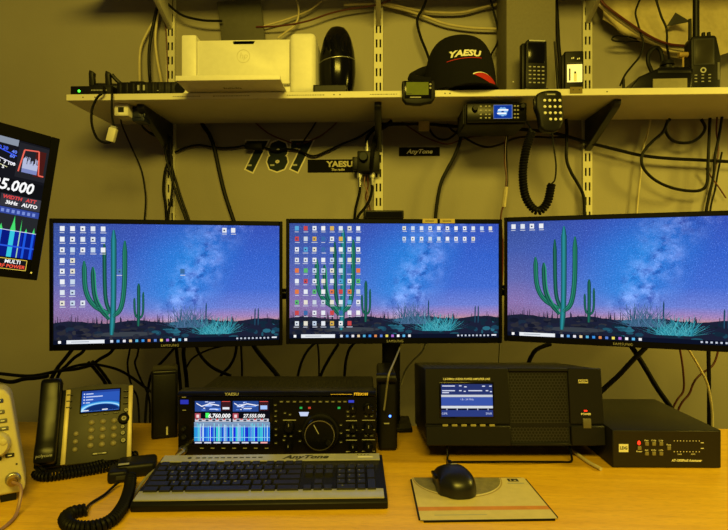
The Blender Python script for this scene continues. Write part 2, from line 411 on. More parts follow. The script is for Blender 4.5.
    # desktop icons
    for (u, v, c, sc) in icons:
        mb.paint(c); a = .0098*w*sc; mb.rect(X(u)-a, X(u)+a, Zv(v)-a, Zv(v)+a*1.25, Lr(8))
        mb.paint('31405e'); mb.rect(X(u)-a*.5, X(u)+a*.3, Zv(v)-a*.3, Zv(v)+a*.4, Lr(9)) if rnd.random() < .45 else None
        mb.paint('c8cede'); mb.rect(X(u)-a*rnd.uniform(.8, 1.6), X(u)+a*rnd.uniform(.8, 1.6), Zv(v)-a*1.9, Zv(v)-a*1.55, Lr(8))
    # task bar
    mb.paint('0c1226'); mb.rect(X(0), X(1), 0, Zv(.035), Lr(10))
    mb.paint('e9edf2'); mb.rect(X(.055), X(.215), Zv(.004), Zv(.034), Lr(11)); mb.paint('9aa2ae'); mb.rect(X(.075), X(.15), Zv(.016), Zv(.022), Lr(12))
    mb.paint('ffffff'); mb.rect(X(.02), X(.032), Zv(.008), Zv(.03), Lr(11))
    for k in range(13):
        mb.paint(['dfe6f0', '5aa0e0', 'e8e8f0', 'e8d0a0', '58b0d8', '3a90e0', 'e08a50', '5a80d0', 'f0e060', 'b070d0', 'ffffff', '60b8e8', 'f0f0f0'][k]); u = .24+.027*k
        mb.rect(X(u), X(u+.012), Zv(.008), Zv(.029), Lr(11))
    for k in range(9): mb.paint('c8d0e0'); mb.rect(X(.8+.018*k), X(.808+.018*k), Zv(.012), Zv(.026), Lr(11))
    mb.paint('f0f4ff'); mb.rect(X(.965), X(.988), Zv(.016), Zv(.028), Lr(11))
def grid_icons(rows, u0, du, v0, dv, seed=1, sc=1, pal=None):
    r = random.Random(seed); out = []
    for j, n in enumerate(rows):
        for i in range(n): out.append((u0+du*i, v0-dv*j, r.choice(pal or ICO), sc))
    return out
def monitor(label, pl, pr, icons, tape=False):
    L0, R0 = pl, pr; d = (R0-L0); rz = math.atan2(d.y, d.x); d.z = 0
    c = L0+d.normalized()*(MW/2); c.z = L0.z
    t = thing('desktop_monitor', label, 'monitor', c, rz, 'wide black desktop monitors')
    sb, tb, bb = .0085, .0115, .0145
    mb = MB(BEZEL); x = MW/2
    mb.box(-x, -x+sb, 0, .012, 0, MH, .0012, 1); mb.box(x-sb, x, 0, .012, 0, MH, .0012, 1)
    mb.box(-x+sb, x-sb, 0, .012, 0, bb, .0012, 1); mb.box(-x+sb, x-sb, 0, .012, MH-tb, MH, .0012, 1)
    bz = mb.build('bezel', t, smooth=False)
    mb = MB(PRG); mb.text('SAMSUNG', 0, bb*.45, -.0004, .0085, spacing=1.15); mb.build('printed_name', bz, smooth=False)
    mb = MB(BLACK); mb.box(-x+.002, x-.002, .0115, .024, .002, MH-.002, .003); mb.box(-x+.07, x-.07, .023, .05, .04, MH-.06, .012, 3)
    mb.build('housing', t)
    mb = MB(PIX); w, h = MW-2*sb, MH-tb-bb; mb.M = Matrix.Translation((0, .0045, bb)); wallpaper(mb, w, h, icons)
    o = mb.build('screen', t, smooth=False); o['label'] = 'screen showing cacti under a starry sky'
    if tape:
        for px in (430.3, 448):
            p = t.matrix_basis.inverted() @ W(px, 220, c.y)
            mb = MB(TAPE); mb.box(p.x-.019, p.x+.019, -.0012, -.0002, MH-.0105, MH+.001)
            mb.use(PRD); mb.rect(p.x-.012, p.x+.01, MH-.006, MH-.004, -.0014)
            mb.build('tape_label', t, smooth=False)['label'] = 'yellowed tape label on the top bezel'
    return t
zb = CAMZ-.2
def MP(px, d, dz=0):
    p = C(px, CY, d); p.z = zb+dz; return p
ic1 = grid_icons([5, 5, 5, 2, 2, 2, 2, 3], .037, .043, .955, .088, 2, 1, IW_)+[(.745, .955, 'e8ecf2', 1), (.785, .955, 'e8ecf2', 1), (.28, .6, '4a7ab0', 1), (.555, .6, '3a6aa0', 1)]
ic2 = grid_icons([8, 8, 8, 8, 8, 8, 8, 8, 8, 7], .035, .0415, .955, .092, 5, .95)+grid_icons([11, 9], .545, .0415, .958, .092, 9, .85, IW_)
ic3 = grid_icons([4], .028, .042, .955, .088, 4, 1, IW_)
mon1 = monitor('left desktop monitor with sparse icons, to the left of the densely iconed screen', MP(49, 1.288, -.0055), MP(284, 1.382, -.0055), ic1)
mon2 = monitor('centre desktop monitor with a dense grid of icons and tape labels on top', MP(286, 1.362), MP(500.5, 1.382), ic2, True)
mon3 = monitor('right desktop monitor with only four icons, cut off by the picture edge', MP(504, 1.386, .005), MP(722, 1.21, .005), ic3)
# triple monitor stand behind
cs = C(391, CY, 1.472); cs.z = DESK
st = thing('monitor_stand', 'black three-armed monitor stand with a column rising behind the transceiver', 'monitor stand', cs, YAW)
mb = MB(SATIN); mb.box(-.05, .05, -.10, .016, .0005, .012, .003); mb.box(-.05, .05, -.10, .016, -.045, -.0285, .003); mb.build('desk_clamp', st)
mb = MB(SATIN); mb.box(-.024, .024, -.015, .017, -.045, .45, .003); mb.build('column', st)
SI = Matrix.Translation(cs) @ Matrix.Rotation(YAW, 4, 'Z'); SI = SI.inverted()
for m in (mon1, mon2, mon3):
    B = Matrix.Translation(m.location) @ Matrix.Rotation(m.rotation_euler.z, 4, 'Z')
    p0 = SI @ (B @ Vector((0, .0505, .127))); p1 = SI @ (B @ Vector((0, .08, .127)))
    mb = MB(SATIN)
    if m is mon2: mb.tube([p0, p1, Vector((0, -.016, p0.z))], .014, 10, 4)
    else: mb.tube([p0, p1, Vector((p1.x*.5, p1.y*.35+.02, p1.z)), Vector((math.copysign(.02, p1.x), .0, p1.z))], .015, 10, 6)
    f = Matrix.Translation(p0); mb.M = SI @ B; mb.box(-.05, .05, .0505, .055, .077, .177, .001, 1)
    mb.build('arm', st)
# little black bar sensor on the middle monitor's top edge
p = C(383, 219, 1.385)
mb = MB(BLACK); mb.box(-.051, .051, -.012, .03, 0, .022, .003); mb.use(GLOSS); mb.box(-.046, .046, -.0125, -.011, .004, .018)
one('sensor_bar', mb, 'small black box perched on top of the centre monitor', 'box', (mon2.location+Matrix.Rotation(mon2.rotation_euler.z, 4, 'Z') @ Vector((-.028, .013, MH+.0003))), mon2.rotation_euler.z)
# ------------------------------------------------------------------ tilted display at the far left
TR, BR = C(60, 139, .95), C(37, 280.5, .9255)
hd = (RV*.967+Vector((0, 0, -.2))+FV).normalized(); up = (TR-BR).normalized(); hd = (hd-up*hd.dot(up)).normalized(); bk = up.cross(hd).normalized()
if bk.dot(FV) < 0: bk = -bk
H = (TR-BR).length; Wd = H*1.62
B = Matrix((( hd.x, bk.x, up.x, BR.x), (hd.y, bk.y, up.y, BR.y), (hd.z, bk.z, up.z, BR.z), (0, 0, 0, 1)))
bx, by = -1.08, .95
t = thing('radio_display', 'tilted black display on an arm at far left showing a radio frequency and waterfall', 'display', (bx, by, DESK), 0)
T0 = Matrix.Translation((-bx, -by, -DESK)) @ B
rim = .013
mb = MB(BEZEL); mb.M = T0
mb.box(-Wd, 0, .002, .028, 0, H, .006, 3)
mb.build('housing', t)
mb = MB(BEZEL); mb.M = T0
mb.box(-rim, 0, -.001, .0025, 0, H, .001, 1); mb.box(-Wd, -Wd+rim, -.001, .0025, 0, H, .001, 1); mb.box(-Wd+rim, -rim, -.001, .0025, 0, .034, .001, 1); mb.box(-Wd+rim, -rim, -.001, .0025, H-.021, H, .001, 1)
mb.use(PRW); mb.disc(-.011, .012, .0016, -.0016, 10); mb.build('bezel', t, smooth=False)
mb = MB(PIX); mb.M = T0 @ Matrix.Translation((-rim, .001, .034)); w = Wd-2*rim; h = H-.055
P = lambda c, x0, x1, z0, z1, k: (mb.paint(c), mb.rect(-x1*w, -x0*w, z0*h, z1*h, -.0003*k))
def path(c, pts, e, k):
    mb.paint(c)
    for (a, b), (c2, d) in zip(pts, pts[1:]):
        p, q = Vector((-a*w, b*h)), Vector((-c2*w, d*h)); n = (q-p).normalized(); n = Vector((-n.y, n.x))*e
        mb.poly([tuple(p-n), tuple(q-n), tuple(q+n), tuple(p+n)], -.0003*k)
P('16161c', 0, 1, 0, 1, 0); P('8a94a4', .122, 1, .945, 1, 1); P('232329', 0, .118, .685, .985, 1)
P('4a1a16', .01, .05, .72, .95, 2)
path('f06a58', [(.108, .735), (.096, .93), (.04, .945), (.028, .735), (.008, .735)], .0011, 4)
rr = random.Random(5)
for k in range(24):
    a = .096-.0025*k; hh = .07+.07*rr.random(); P('b4bcdc', a-.0025, a, .74, .74+hh, 3); P('7c88c0', a-.0025, a, .735, .77, 4)
for k, (s_, c, x, z) in enumerate([('40', '6a8aff', .133, .89), ('60', '6a8aff', .138, .85), ('10 20', '4a6aff', .18, .905), ('9  7 100', 'ffffff', .155, .785), ('5', 'ffffff', .165, .745), ('ID', 'ffffff', .19, .705)]):
    mb.paint(c); mb.text(s_, -x*w, z*h, -.0009, .0075, offset=.0002)
path('e8e8ff', [(.4, .92), (.125, .79)], .0007, 3); path('d8d8a0', [(.4, .87), (.15, .75)], .0006, 3); path('3a5aff', [(.38, .99), (.122, .86)], .0008, 3)
P('101014', 0, 1, .53, .66, 1)
mb.paint('ffffff'); mb.text('14.225.000', -.04*w, .6*h, -.0012, .0255, .2, .0007, 'RIGHT', sx=.86)
P('3a3a42', 0, .074, .42, .525, 2); P('34343c', .078, .155, .42, .525, 2); P('34343c', .16, .3, .42, .525, 2)
for s_, x, z, c in (('WIDTH', .112, .5, 'e04848'), ('3kHz', .113, .455, 'ffffff'), ('ATT', .04, .5, 'e04848'), ('AUTO', .043, .455, 'ffffff')): mb.paint(c); mb.text(s_, -x*w, z*h, -.0012, .0082, .15, .0003)
P('34489c', 0, 1, .36, .415, 1)
for k in range(26): P('7a90d8', .015+.02*k, .026+.02*k, .372, .4, 2)
P('26282c', 0, 1, .2, .36, 1); P('0a1a78', 0, 1, 0, .232, 2)
for k in range(60):
    a = k/60; P(rr.choice(['0e24a0', '0a1a80', '1432b4', '0c2090']), a, a+.0167, 0, .225, 3)
for a, wd_, c, hh in ((.082, .018, '38c8e0', .13), (.06, .004, 'a8d8b0', .11), (.036, .009, '1c58e0', .035), (.006, .009, '1c58e0', .05), (.13, .014, '2a80e8', .05), (.2, .016, '30b0e0', .08), (.33, .014, '2a66e8', .03), (.42, .02, '38c8e0', .1)):
    P(c, a, a+wd_, 0, .225, 4)
    mb.paint('46e070'); x = -(a+wd_/2)*w; e = wd_*w*.6
    mb.poly([(x-e, .225*h), (x+e, .225*h), (x+e*.3, (.225+hh*.6)*h), (x, (.225+hh)*h), (x-e*.3, (.225+hh*.6)*h)], -.0015)
P('2a5ae0', 0, 1, .085, .098, 5); P('dfe4f4', 0, 1, .222, .227, 5)
o = mb.build('screen', t, smooth=False); o['label'] = 'lit screen with white frequency digits and blue waterfall'
mb = MB(BEZEL); mb.M = T0
mb.use(PRW); x0, x1, z0, z1 = -.062, -.0195, .0135, .0315
mb.M = T0 @ Matrix.Translation((0, -.0016, 0))
for q in ((x0, x1, z0, z0+.001), (x0, x1, z1-.001, z1), (x0, x0+.001, z0, z1), (x1-.001, x1, z0, z1)): mb.rect(*q)
mb.paint('16161a'); mb.rect(x0+.001, x1-.001, z0+.001, z1-.001, .0003)
mb.paint('ffffff'); mb.text('MULTI', (x0+x1)/2, z1-.0052, -.0003, .0082, .1, .0002); mb.paint('ff5a40'); mb.text('RF POWER', (x0+x1)/2, z0+.0052, -.0003, .0078, .1, .0002)
mb.build('function_key', t, smooth=False)
mb = MB(SATIN); q = T0 @ Vector((-Wd*.55, .028, H*.5)); mb.tube([q, q+Vector((.02, .07, -.01)), Vector((0, .0, .42)), Vector((0, 0, .3)), Vector((0, 0, .012))], .013, 10, 8); mb.build('arm', t)
mb = MB(SATIN); mb.lathe([(.075, 0), (.075, .008), (.02, .014)], 24); mb.build('base', t)
# ------------------------------------------------------------------ things on and under the shelf
ST = SZ1+.0004
def on_shelf(px, Y): p = W(px, 90, Y); p.z = ST; return p
# slim black network box
Y = 1.612; s = Y/F; t = thing('network_box', 'slim black box with a glowing green light at the left end of the shelf', 'network box', on_shelf(91.5, Y), .01)
mb = MB(BLACK); mb.box(-22*s, 22*s, 0, .1, .002, .0285, .003); 
for x in (-.05, .05):
    for y in (.01, .09): mb.box(x-.006, x+.006, y-.006, y+.006, 0, .0025)
mb.use(PRG)
for k in range(11): mb.rect(-.001+k*.0045, .002+k*.0045, .013, .0165, -.0003)
mb.build('case', t)
mb = MB(LEDG); mb.knob(-.038, .0125, -.0002, .0038, .0018, 14); mb.build('status_light', t)
# clamp holder standing on it
p = on_shelf(105, Y+.045); p.z += .0287
t = thing('clamp_holder', 'black two-pronged holder standing on the slim box at the left of the shelf', 'holder', p, .15)
mb = MB(BLACK); mb.box(-.03, .045, -.02, .025, 0, .012, .003); mb.prism_x([(.022, .01), (.022, .03), (-.012, .016), (-.015, .01)], -.03, .03, .002); mb.build('cradle', t)
for x in (-.034, .014):
    mb = MB(BLACK); mb.prism([(x-.009, .008), (x+.007, .008), (x+.004, .042), (x+.006, .052), (x-.008, .058), (x-.01, .047)], -.014, .008, .002); mb.build('prong', t)
mb = MB(BLACK); mb.tube([(.02, .0, .05), (.034, .005, .034), (.056, .008, .016), (.07, .01, .004)], .006, 8); mb.build('hinge_arm', t)
# long black unit
Y = 1.618; s = Y/F; t = thing('interface_unit', 'long black ridged unit on the shelf between the slim box and the printer', 'interface unit', on_shelf(147.5, Y), .01)
mb = MB(BLACK); mb.box(-32*s, 32*s, 0, .12, 0, .041, .004)
for k in range(9): mb.box(-.09+.02*k, -.08+.02*k, -.0015, .002, .004, .037, .001)
mb.box(-.06, -.015, .01, .09, .04, .047, .005); mb.use(PRG)
for x in (-.03, -.013): mb.box(x, x+.006, -.003, 0, .014, .03)
mb.rect(.03, .035, .012, .014, -.002); mb.build('case', t)
mb = MB(SATIN); mb.lathe([(.017, 0), (.017, .05), (.014, .055)], 16, Matrix.Translation((.0995, -.001, .02)) @ Matrix.Rotation(-PI/2, 4, 'X')); mb.build('end_cap', t)
# socket box screwed under the shelf
Y = 1.632; p = W(121, 108, Y); p.z = SZ0
t = thing('socket_box', 'white wall socket box with a square port fixed under the shelf at left', 'socket', p, 0)
mb = MB(CREAM); mb.box(-.022, .022, 0, .06, -.038, -.0005, .003); mb.use(WHITE); mb.rect(-.018, .018, -.034, -.005, -.0003); mb.use(HOLE); mb.rect(-.009, .009, -.027, -.011, -.0006); mb.build('housing', t)
mb = MB(LEDR); mb.box(.012, .03, .058, .068, -.036, -.028, .002); mb.build('status_light', t)
Y = 1.66; p = W(138, 108, Y); p.z = SZ0
mb = MB(NAVY); mb.box(-.02, .02, 0, .05, -.047, -.0005, .004); mb.box(.016, .024, -.004, .02, -.035, -.012, .002); mb.box(-.012, .01, -.003, .001, -.036, -.012, .001)
one('cable_adapter', mb, 'dark navy adapter block under the shelf beside the white socket', 'adapter', p)
# printer
Y = 1.622; s = Y/F; t = thing('laser_printer', 'cream-white laser printer with its front tray folded open on the shelf', 'printer', on_shelf(248, Y), .0)
Zp = lambda py: (CY-py)/F*Y*1.0-(ST-CAMZ)
Xp = lambda px: (px-248)*s
mb = MB(WHITE); zt = Zp(31)
mb.box(Xp(290), Xp(316.5), -.002, .235, 0.001, zt, .016, 4)
mb.box(Xp(180), Xp(195.5), -.002, .235, .001, zt-.003, .006, 2)
mb.box(Xp(195), Xp(291), .02, .235, .004, zt-.012, .004)
mb.box(Xp(195), Xp(291), .05, .2, zt-.02, zt-.006, .004)
mb.build('body', t)
mb = MB(WHITE)
a, b_, zz = Xp(195.8), Xp(289.8), Zp(38)
c0, c1 = Xp(231), Xp(255)
mb.prism([(a, .033), (b_, .033), (b_, zz), (c1, zz), (c1-.006, zz-.011), (c0+.006, zz-.011), (c0, zz), (a, zz)], .004, .02, .0015)
M0 = mb.M; mb.use(mat('embossed_white', 'cfcbbd', .35))
cx, cz = Xp(243), Zp(54); mb.ring(cx, cz, .0185, .0205, .0035, 32); mb.text('hp', cx, cz+.001, .0034, .026, .22)
mb.build('front_panel', t)
mb = MB(WHITE); mb.M = RX(-1.0, (0, 0, .0025))
mb.prism_x([(.006, 0), (.006, .003), (-.105, .006), (-.112, .0145), (-.114, .0145), (-.114, .0)], Xp(188.6), Xp(287.8), .001)
mb.use(PRD); mb.M = mb.M @ Matrix.Translation((Xp(237), -.052, -.0004)) @ Matrix.Rotation(PI/2, 4, 'X') @ Matrix.Diagonal((1, -1, 1, 1))
for k in range(9): mb.rect(-.026+.006*k, -.0225+.006*k, -.008+.003*(k % 2), .004-.002*(k % 3), 0)
mb.build('paper_tray', t)
mb = MB(DGREY); mb.box(c0, c1, .02, .06, zt-.03, zt-.0165); mb.build('paper_slot', t)
# glossy pod
Y = 1.735; s = Y/F; t = thing('desk_speaker', 'glossy black egg-shaped pod with a thin silver band, between printer and cap', 'speaker', on_shelf(337.6, Y), 0)
top = (CY-26)/F*Y-(ST-CAMZ)
def pod_r(h): 
    u = min(1, h/top); return 18.2*s*(max(1e-3, 1-((u-.42)/.58)**2)**.42 if u > .42 else 1-.4*((.42-u)/.42)**2)
prof = [(pod_r(top*i/24), top*i/24) for i in range(25)]
mb = MB(GLOSS); mb.lathe(prof, 40); mb.build('shell', t)
hb = (CY-62)/F*Y-(ST-CAMZ)
mb = MB(CHROME)
pts = []
for i in range(25):
    a = PI+PI*(.1+.8*i/24); h = hb+.006*math.cos(a)*1-.004; r = pod_r(h)+.0004; pts.append((r*math.cos(a), r*math.sin(a), h))
mb.tube(pts, .0019, 6, 1, raw=True); mb.build('silver_band', t)
for k in range(5):  # raised slivers imitate the leaf-like reflections in the glossy shell
    mb = MB(GREY if False else SATIN); a0 = PI+PI*(.22+.14*k); pts = []
    for i in range(9):
        h = hb+.012+(top*.83-hb-.012)*i/8; r = pod_r(h)+.0006; a = a0+.05*math.sin(i*.5+k)*2; pts.append((r*math.cos(a), r*math.sin(a), h))
    mb.tube(pts, lambda u: .0012+.0055*math.sin(PI*u), 6, 1, raw=True); mb.build('leaf_reflection', t)
Y = 1.608; s = Y/F
mb = MB(SATIN); mb.box(-17*s, 17*s, 0, .075, 0, .0225, .002); mb.use(BLACK); mb.box(-15.5*s, 15.5*s, -.0006, .001, .003, .0195)
one('black_module', mb, 'low black rectangular box on the shelf edge in front of the egg-shaped pod', 'box', on_shelf(330, Y), .01)
# small display hooked on the shelf edge
Y = YF-.024; s = Y/F; p = W(418.5, 91.8, Y)
t = thing('clip_display', 'small dark display with a greenish screen clipped onto the shelf edge', 'display', p, YAW)
X = lambda px: (px-418.5)*s
Z = lambda py: (91.8-py)*s
mb = MB(BLACK); mb.prism([(X(403), Z(80.5)), (X(433.5), Z(80)), (X(435), Z(81.5)), (X(435.3), Z(98)), (X(432), Z(102)), (X(424), Z(103.2)), (X(421), Z(104.2)), (X(414), Z(104.2)), (X(406), Z(103.2)), (X(402.5), Z(99)), (X(402), Z(82))][::-1], 0, .022, .0035, 3)
mb.build('case', t)
mb = MB(GLOSS); mb.box(X(404.5), X(431.5), -.0012, .002, Z(98.5), Z(81.2), .001); mb.build('front_glass', t)
mb = MB(BLACK); mb.box(-.02, .02, .022, .026, Z(92)-.004, Z(88)); mb.build('shelf_hook', t)
mb = MB(LCD); mb.box(X(406.3), X(428.5), -.0018, 0, Z(95), Z(82.3)); mb.use(PRD)
mb.rect(X(407), X(412), Z(94.3), Z(93.6), -.0021)
mb.build('screen', t)
mb = MB(PRG)
for z in (84.5, 88.2): mb.knob(X(430.2), Z(z), -.001, .0035, .002, 12)
mb.build('button', t)
mb = MB(PRG); mb.rect(X(410), X(421), Z(97.8), Z(96.8), -.0015); mb.build('printed_name', t)
# cap
Y = 1.70; s = Y/F; t = thing('baseball_cap', 'black baseball cap with white lettering and a red trimmed peak on the shelf', 'cap', on_shelf(459.5, Y), 0)
R = 36*s; Hh = (CY-35.5)/F*Y-(ST-CAMZ)-.026; RY = .1
def dome(th, ph):                      # th around, ph 0 rim..pi/2 top
    c = math.cos(ph)**.58 if ph < PI/2-1e-6 else 0
    k = 1.0
    return Vector((R*c*math.cos(th)*k, RY*c*math.sin(th), .012+Hh*math.sin(ph)**.92))
mb = MB(FABRIC); n, m_ = 48, 14; V = []; Fc = []
for j in range(m_):
    for i in range(n):
        th = 2*PI*i/n; seam = 1-.012*(abs(math.sin(th*3)) < .12)
        q = dome(th, PI/2*j/m_); V.append((q.x*seam, q.y*seam, q.z))
V.append((0, 0, .012+Hh))
for j in range(m_-1):
    for i in range(n): Fc.append((j*n+i, j*n+(i+1) % n, (j+1)*n+(i+1) % n, (j+1)*n+i))
for i in range(n): Fc.append(((m_-1)*n+i, (m_-1)*n+(i+1) % n, len(V)-1))
Fc.append(tuple(range(n))[::-1]); mb.add(V, Fc); mb.build('crown', t, angle=80)
mb = MB(FABRIC); mb.ball((0, 0, Hh+.0125), (.007, .007, .0035), 12, 7); mb.build('top_button', t)
def front(x, z):                       # project onto the front of the dome
    sn = max(0, min(1, (z-.012)/Hh))**(1/.92); ph = math.asin(sn); c = math.cos(ph)**.58
    u = max(-.98, min(.98, x/(R*c))); return (x, -RY*c*math.sqrt(1-u*u)-.0012, z)
Zc = lambda py: (CY-py)/F*(Y-.08)-(ST-CAMZ)
mb = MB(PRW); mb.text('YAESU', .0, 0, 0, .027, .22, .0012, warp=lambda x, z: front(x+.002, Zc(55.8)+z+.05*x-.9*x*x), sx=1.2); mb.build('lettering', t, smooth=False)['label'] = 'white embroidered lettering'
mb = MB(RED)
for k in range(40):
    x0, x1 = -.05+.0026*k, -.05+.0026*(k+1); zf = lambda x: Zc(61)+.12*x-.8*x*x
    mb.add([front(x0, zf(x0)-.0012), front(x1, zf(x1)-.0012), front(x1, zf(x1)+.0008), front(x0, zf(x0)+.0008)], [(0, 1, 2, 3)])
mb.build('underline', t, smooth=False)['label'] = 'thin red stitched underline'
# peak pointing to the viewer's right
mb = MB(FABRIC); ang0 = -PI/2+.3; V = []; Fc = []; m_ = 26
def peak(u, v, off=0):                 # u -1..1 across, v 0..1 outwards
    th = ang0+u*.92; c = dome(th, 0); c = Vector((c.x, c.y, 0))
    dirv = Vector((math.cos(ang0), math.sin(ang0), 0)); l = .05*math.sqrt(max(0, 1-abs(u)**2.4))
    q = c*.985+dirv*l*v; q.z = .012*(1-u*u)*(1-.6*v)+.004+off; return q
for j in range(9):
    for i in range(m_+1): V.append(tuple(peak(-1+2*i/m_, j/8)))
for j in range(9):
    for i in range(m_+1): V.append(tuple(peak(-1+2*i/m_, j/8, -.003)))
w_ = m_+1
for j in range(8):
    for i in range(m_): Fc += [(j*w_+i, j*w_+i+1, (j+1)*w_+i+1, (j+1)*w_+i), ((9+j)*w_+i, (10+j)*w_+i, (10+j)*w_+i+1, (9+j)*w_+i+1)]
for i in range(m_): Fc.append((8*w_+i, 8*w_+i+1, 17*w_+i+1, 17*w_+i))
mb.add(V, Fc); mb.build('peak', t, angle=60)
mb = MB(RED)
for k in range(30):
    def g(x, lo):
        u = (x-.03)/.075
        return (Zc(77)+.036*u-.05*u*u) if not lo else (Zc(77.5)-.026*u)
    x0, x1 = .028+.0025*k, .028+.0025*(k+1)
    if x1 > R*.99: break
    mb.add([front(x0, g(x0, 1)), front(x1, g(x1, 1)), front(x1, g(x1, 0)), front(x0, g(x0, 0))], [(0, 1, 2, 3)])
mb.build('side_flash', t, smooth=False)['label'] = 'red side flash'
mb = MB(PRW)
for k in range(22):
    x0, x1 = .026+.0025*k, .026+.0025*(k+1); z0, z1 = g(x0, 0), g(x1, 0)
    mb.add([front(x0, z0+.0003), front(x1, z1+.0003), front(x1, z1+.0035*(1-k/22)+.0004), front(x0, z0+.0035*(1-k/22)+.0004)], [(0, 1, 2, 3)])
mb.build('piping', t, smooth=False)['label'] = 'white piping'
mb = MB(FABRIC); mb.tube([(-R*.75, .02, .105), (-R*1.02, .0, .088), (-R*1.27, -.02, .063), (-R*1.18, -.035, .05), (-R*.8, -.05, .04)], lambda u: .019*(1-.3*abs(2*u-1)), 10); mb.build('back_strap', t)
# mobile transceiver slung under the shelf
Y = 1.612; s = Y/F; p = W(496.5, 100, Y); p.z = SZ0
t = thing('mobile_transceiver', 'black mobile transceiver with a small blue screen slung under the shelf', 'transceiver', p, 0)
X = lambda px: (px-496.5)*s
Z = lambda py: (CY-py)/F*Y-(SZ0-CAMZ)
mb = MB(BLACK); mb.box(X(466), X(527), .02, .17, Z(124), Z(103), .003)
for k in range(12): mb.box(X(466)-.002, X(466)+.002, .03+.011*k, .036+.011*k, Z(122), Z(105))
mb.build('body', t)
mb = MB(BRKT); mb.box(X(470), X(524), .05, .12, Z(101.5), -.0005, .0015); mb.build('mounting_bracket', t)
mb = MB(SATIN); mb.box(X(467), X(526.5), 0, .022, Z(122.5), Z(104), .004); mb.build('front_panel', t)
mb = MB(PIX); mb.paint('8fa0c0'); mb.rect(X(493.6), X(512), Z(119.8), Z(106.2), -.0006); mb.paint('123a9c'); mb.rect(X(493.8), X(511.6), Z(119.5), Z(106.5), -.0009)
for a in (.3, 1.1, 2, 2.9, 3.8, 4.7, 5.5): mb.paint('7fb4e8'); mb.disc(X(502.5)+.010*math.cos(a), Z(113)+.008*math.sin(a), .006, -.0012, 9)
mb.paint('ffffff'); mb.rect(X(498), X(508), Z(112), Z(110.6), -.0014); mb.rect(X(497), X(506), Z(115.4), Z(114), -.0014); mb.build('screen', t, smooth=False)
for px, py, r in ((475, 110, .009), (521.5, 108.5, .008)):
    mb = MB(BLACK); mb.knob(X(px), Z(py), -.0005, r, .014); mb.build('tuning_knob', t)
for px in (481, 486, 489.5, 514.5, 517.5):
    for py in (107.5, 111.5, 115.5, 119):
        mb = MB(PRG); mb.box(X(px)-.003, X(px)+.003, -.0014, 0, Z(py)-.0022, Z(py)+.0022, .0006, 1); mb.build('button', t)
# hand microphone hung on the shelf edge
Y = YF-.032; s = Y/F; p = W(549.8, 111, Y)
t = thing('hand_microphone', 'black keypad hand microphone hanging from the shelf edge, its coiled cord dangling', 'microphone', p, YAW)
X = lambda px: (px-549.8)*s
Z = lambda py: (111-py)*s
mb = MB(BLACK); mb.prism([(X(536), Z(98)), (X(537.5), Z(93.5)), (X(543), Z(91)), (X(549), Z(90)), (X(557), Z(90)), (X(561.5), Z(92)), (X(562.5), Z(97)), (X(563.7), Z(112)), (X(563.5), Z(122)), (X(560.5), Z(129)), (X(554), Z(131.8)), (X(545), Z(131)), (X(540.5), Z(127)), (X(539), Z(115)), (X(536.2), Z(108))][::-1], 0, .028, .006, 3); mb.build('case', t)
mb = MB(SILV); mb.cyl((0, .027, Z(95)), (0, .0325, Z(95)), .006); mb.build('hanger', t)
mb = MB(SATIN); mb.box(X(535.2), X(538), .006, .02, Z(108), Z(97), .002); mb.build('talk_key', t)
mb = MB(DGREY); mb.box(X(545), X(556), -.0008, .001, Z(96), Z(93), .0005); mb.use(PRG); mb.rect(X(547), X(555), Z(95.2), Z(94), -.001); mb.build('name_plate', t)
for j in range(4):
    for i in range(4):
        if i == 0 and j == 3: continue
        mb = MB(PRW); mb.ball((X(544.6+i*5+.3*j), -.0008, Z(100.5+j*6.2)), (.0045, .0018, .0042), 8, 5); mb.build('key', t)
# coiled cord
cp = [W(527, 122, 1.62), W(532, 131, 1.575), W(525.5, 152, 1.56), W(522.8, 175, 1.56), W(526, 198, 1.56), W(537, 211, 1.56), W(547, 203, 1.56), W(551.5, 184, 1.562)]
mb = MB(BLKW); mb.coil(cp[1:], .0088, .0042, .0078, 6, 10); mb.tube([cp[0], W(529.5, 126, 1.59), cp[1]], .003, 6)
mb.tube([cp[-1], W(555, 179, 1.565), W(556, 165, 1.565), W(553.5, 145, 1.566), W(552, 133.2, 1.578)], .0024, 6)
one('coiled_cord', mb, 'black coiled cord hanging in a loop below the hand microphone', 'cord')
# tall box behind the keypad radio
Y = 1.72; s = Y/F; t0 = on_shelf(531, Y); 
mb = MB(mat('grey_board', '6c675a', .7, var=.06, scale=120)); mb.box(-24.2*s, 24.2*s, 0, .145, 0, UZ-ST-.002, .003)
mb.use(PRW); mb.disc(-17.5*s, .062, .0022, -.0004, 10)
one('tall_box', mb, 'tall plain grey-brown box filling the gap between the shelves, behind the keypad radio', 'box', t0, 0)
# leaning board behind the printer
p = on_shelf(243, 1.868); mb = MB(mat('grey_card', '48463e', .7)); s = 1.86/F
M0 = Matrix.Translation((0, 0, 0)) @ Matrix.Rotation(-.12, 4, 'Y'); mb.M = M0; mb.box(-22*s, 22*s, -.006, .004, .004, .41, .002)
one('grey_panel', mb, 'dark grey panel leaning on the wall behind the printer', 'panel', p+Vector((.035, -.004, .0)), 0)
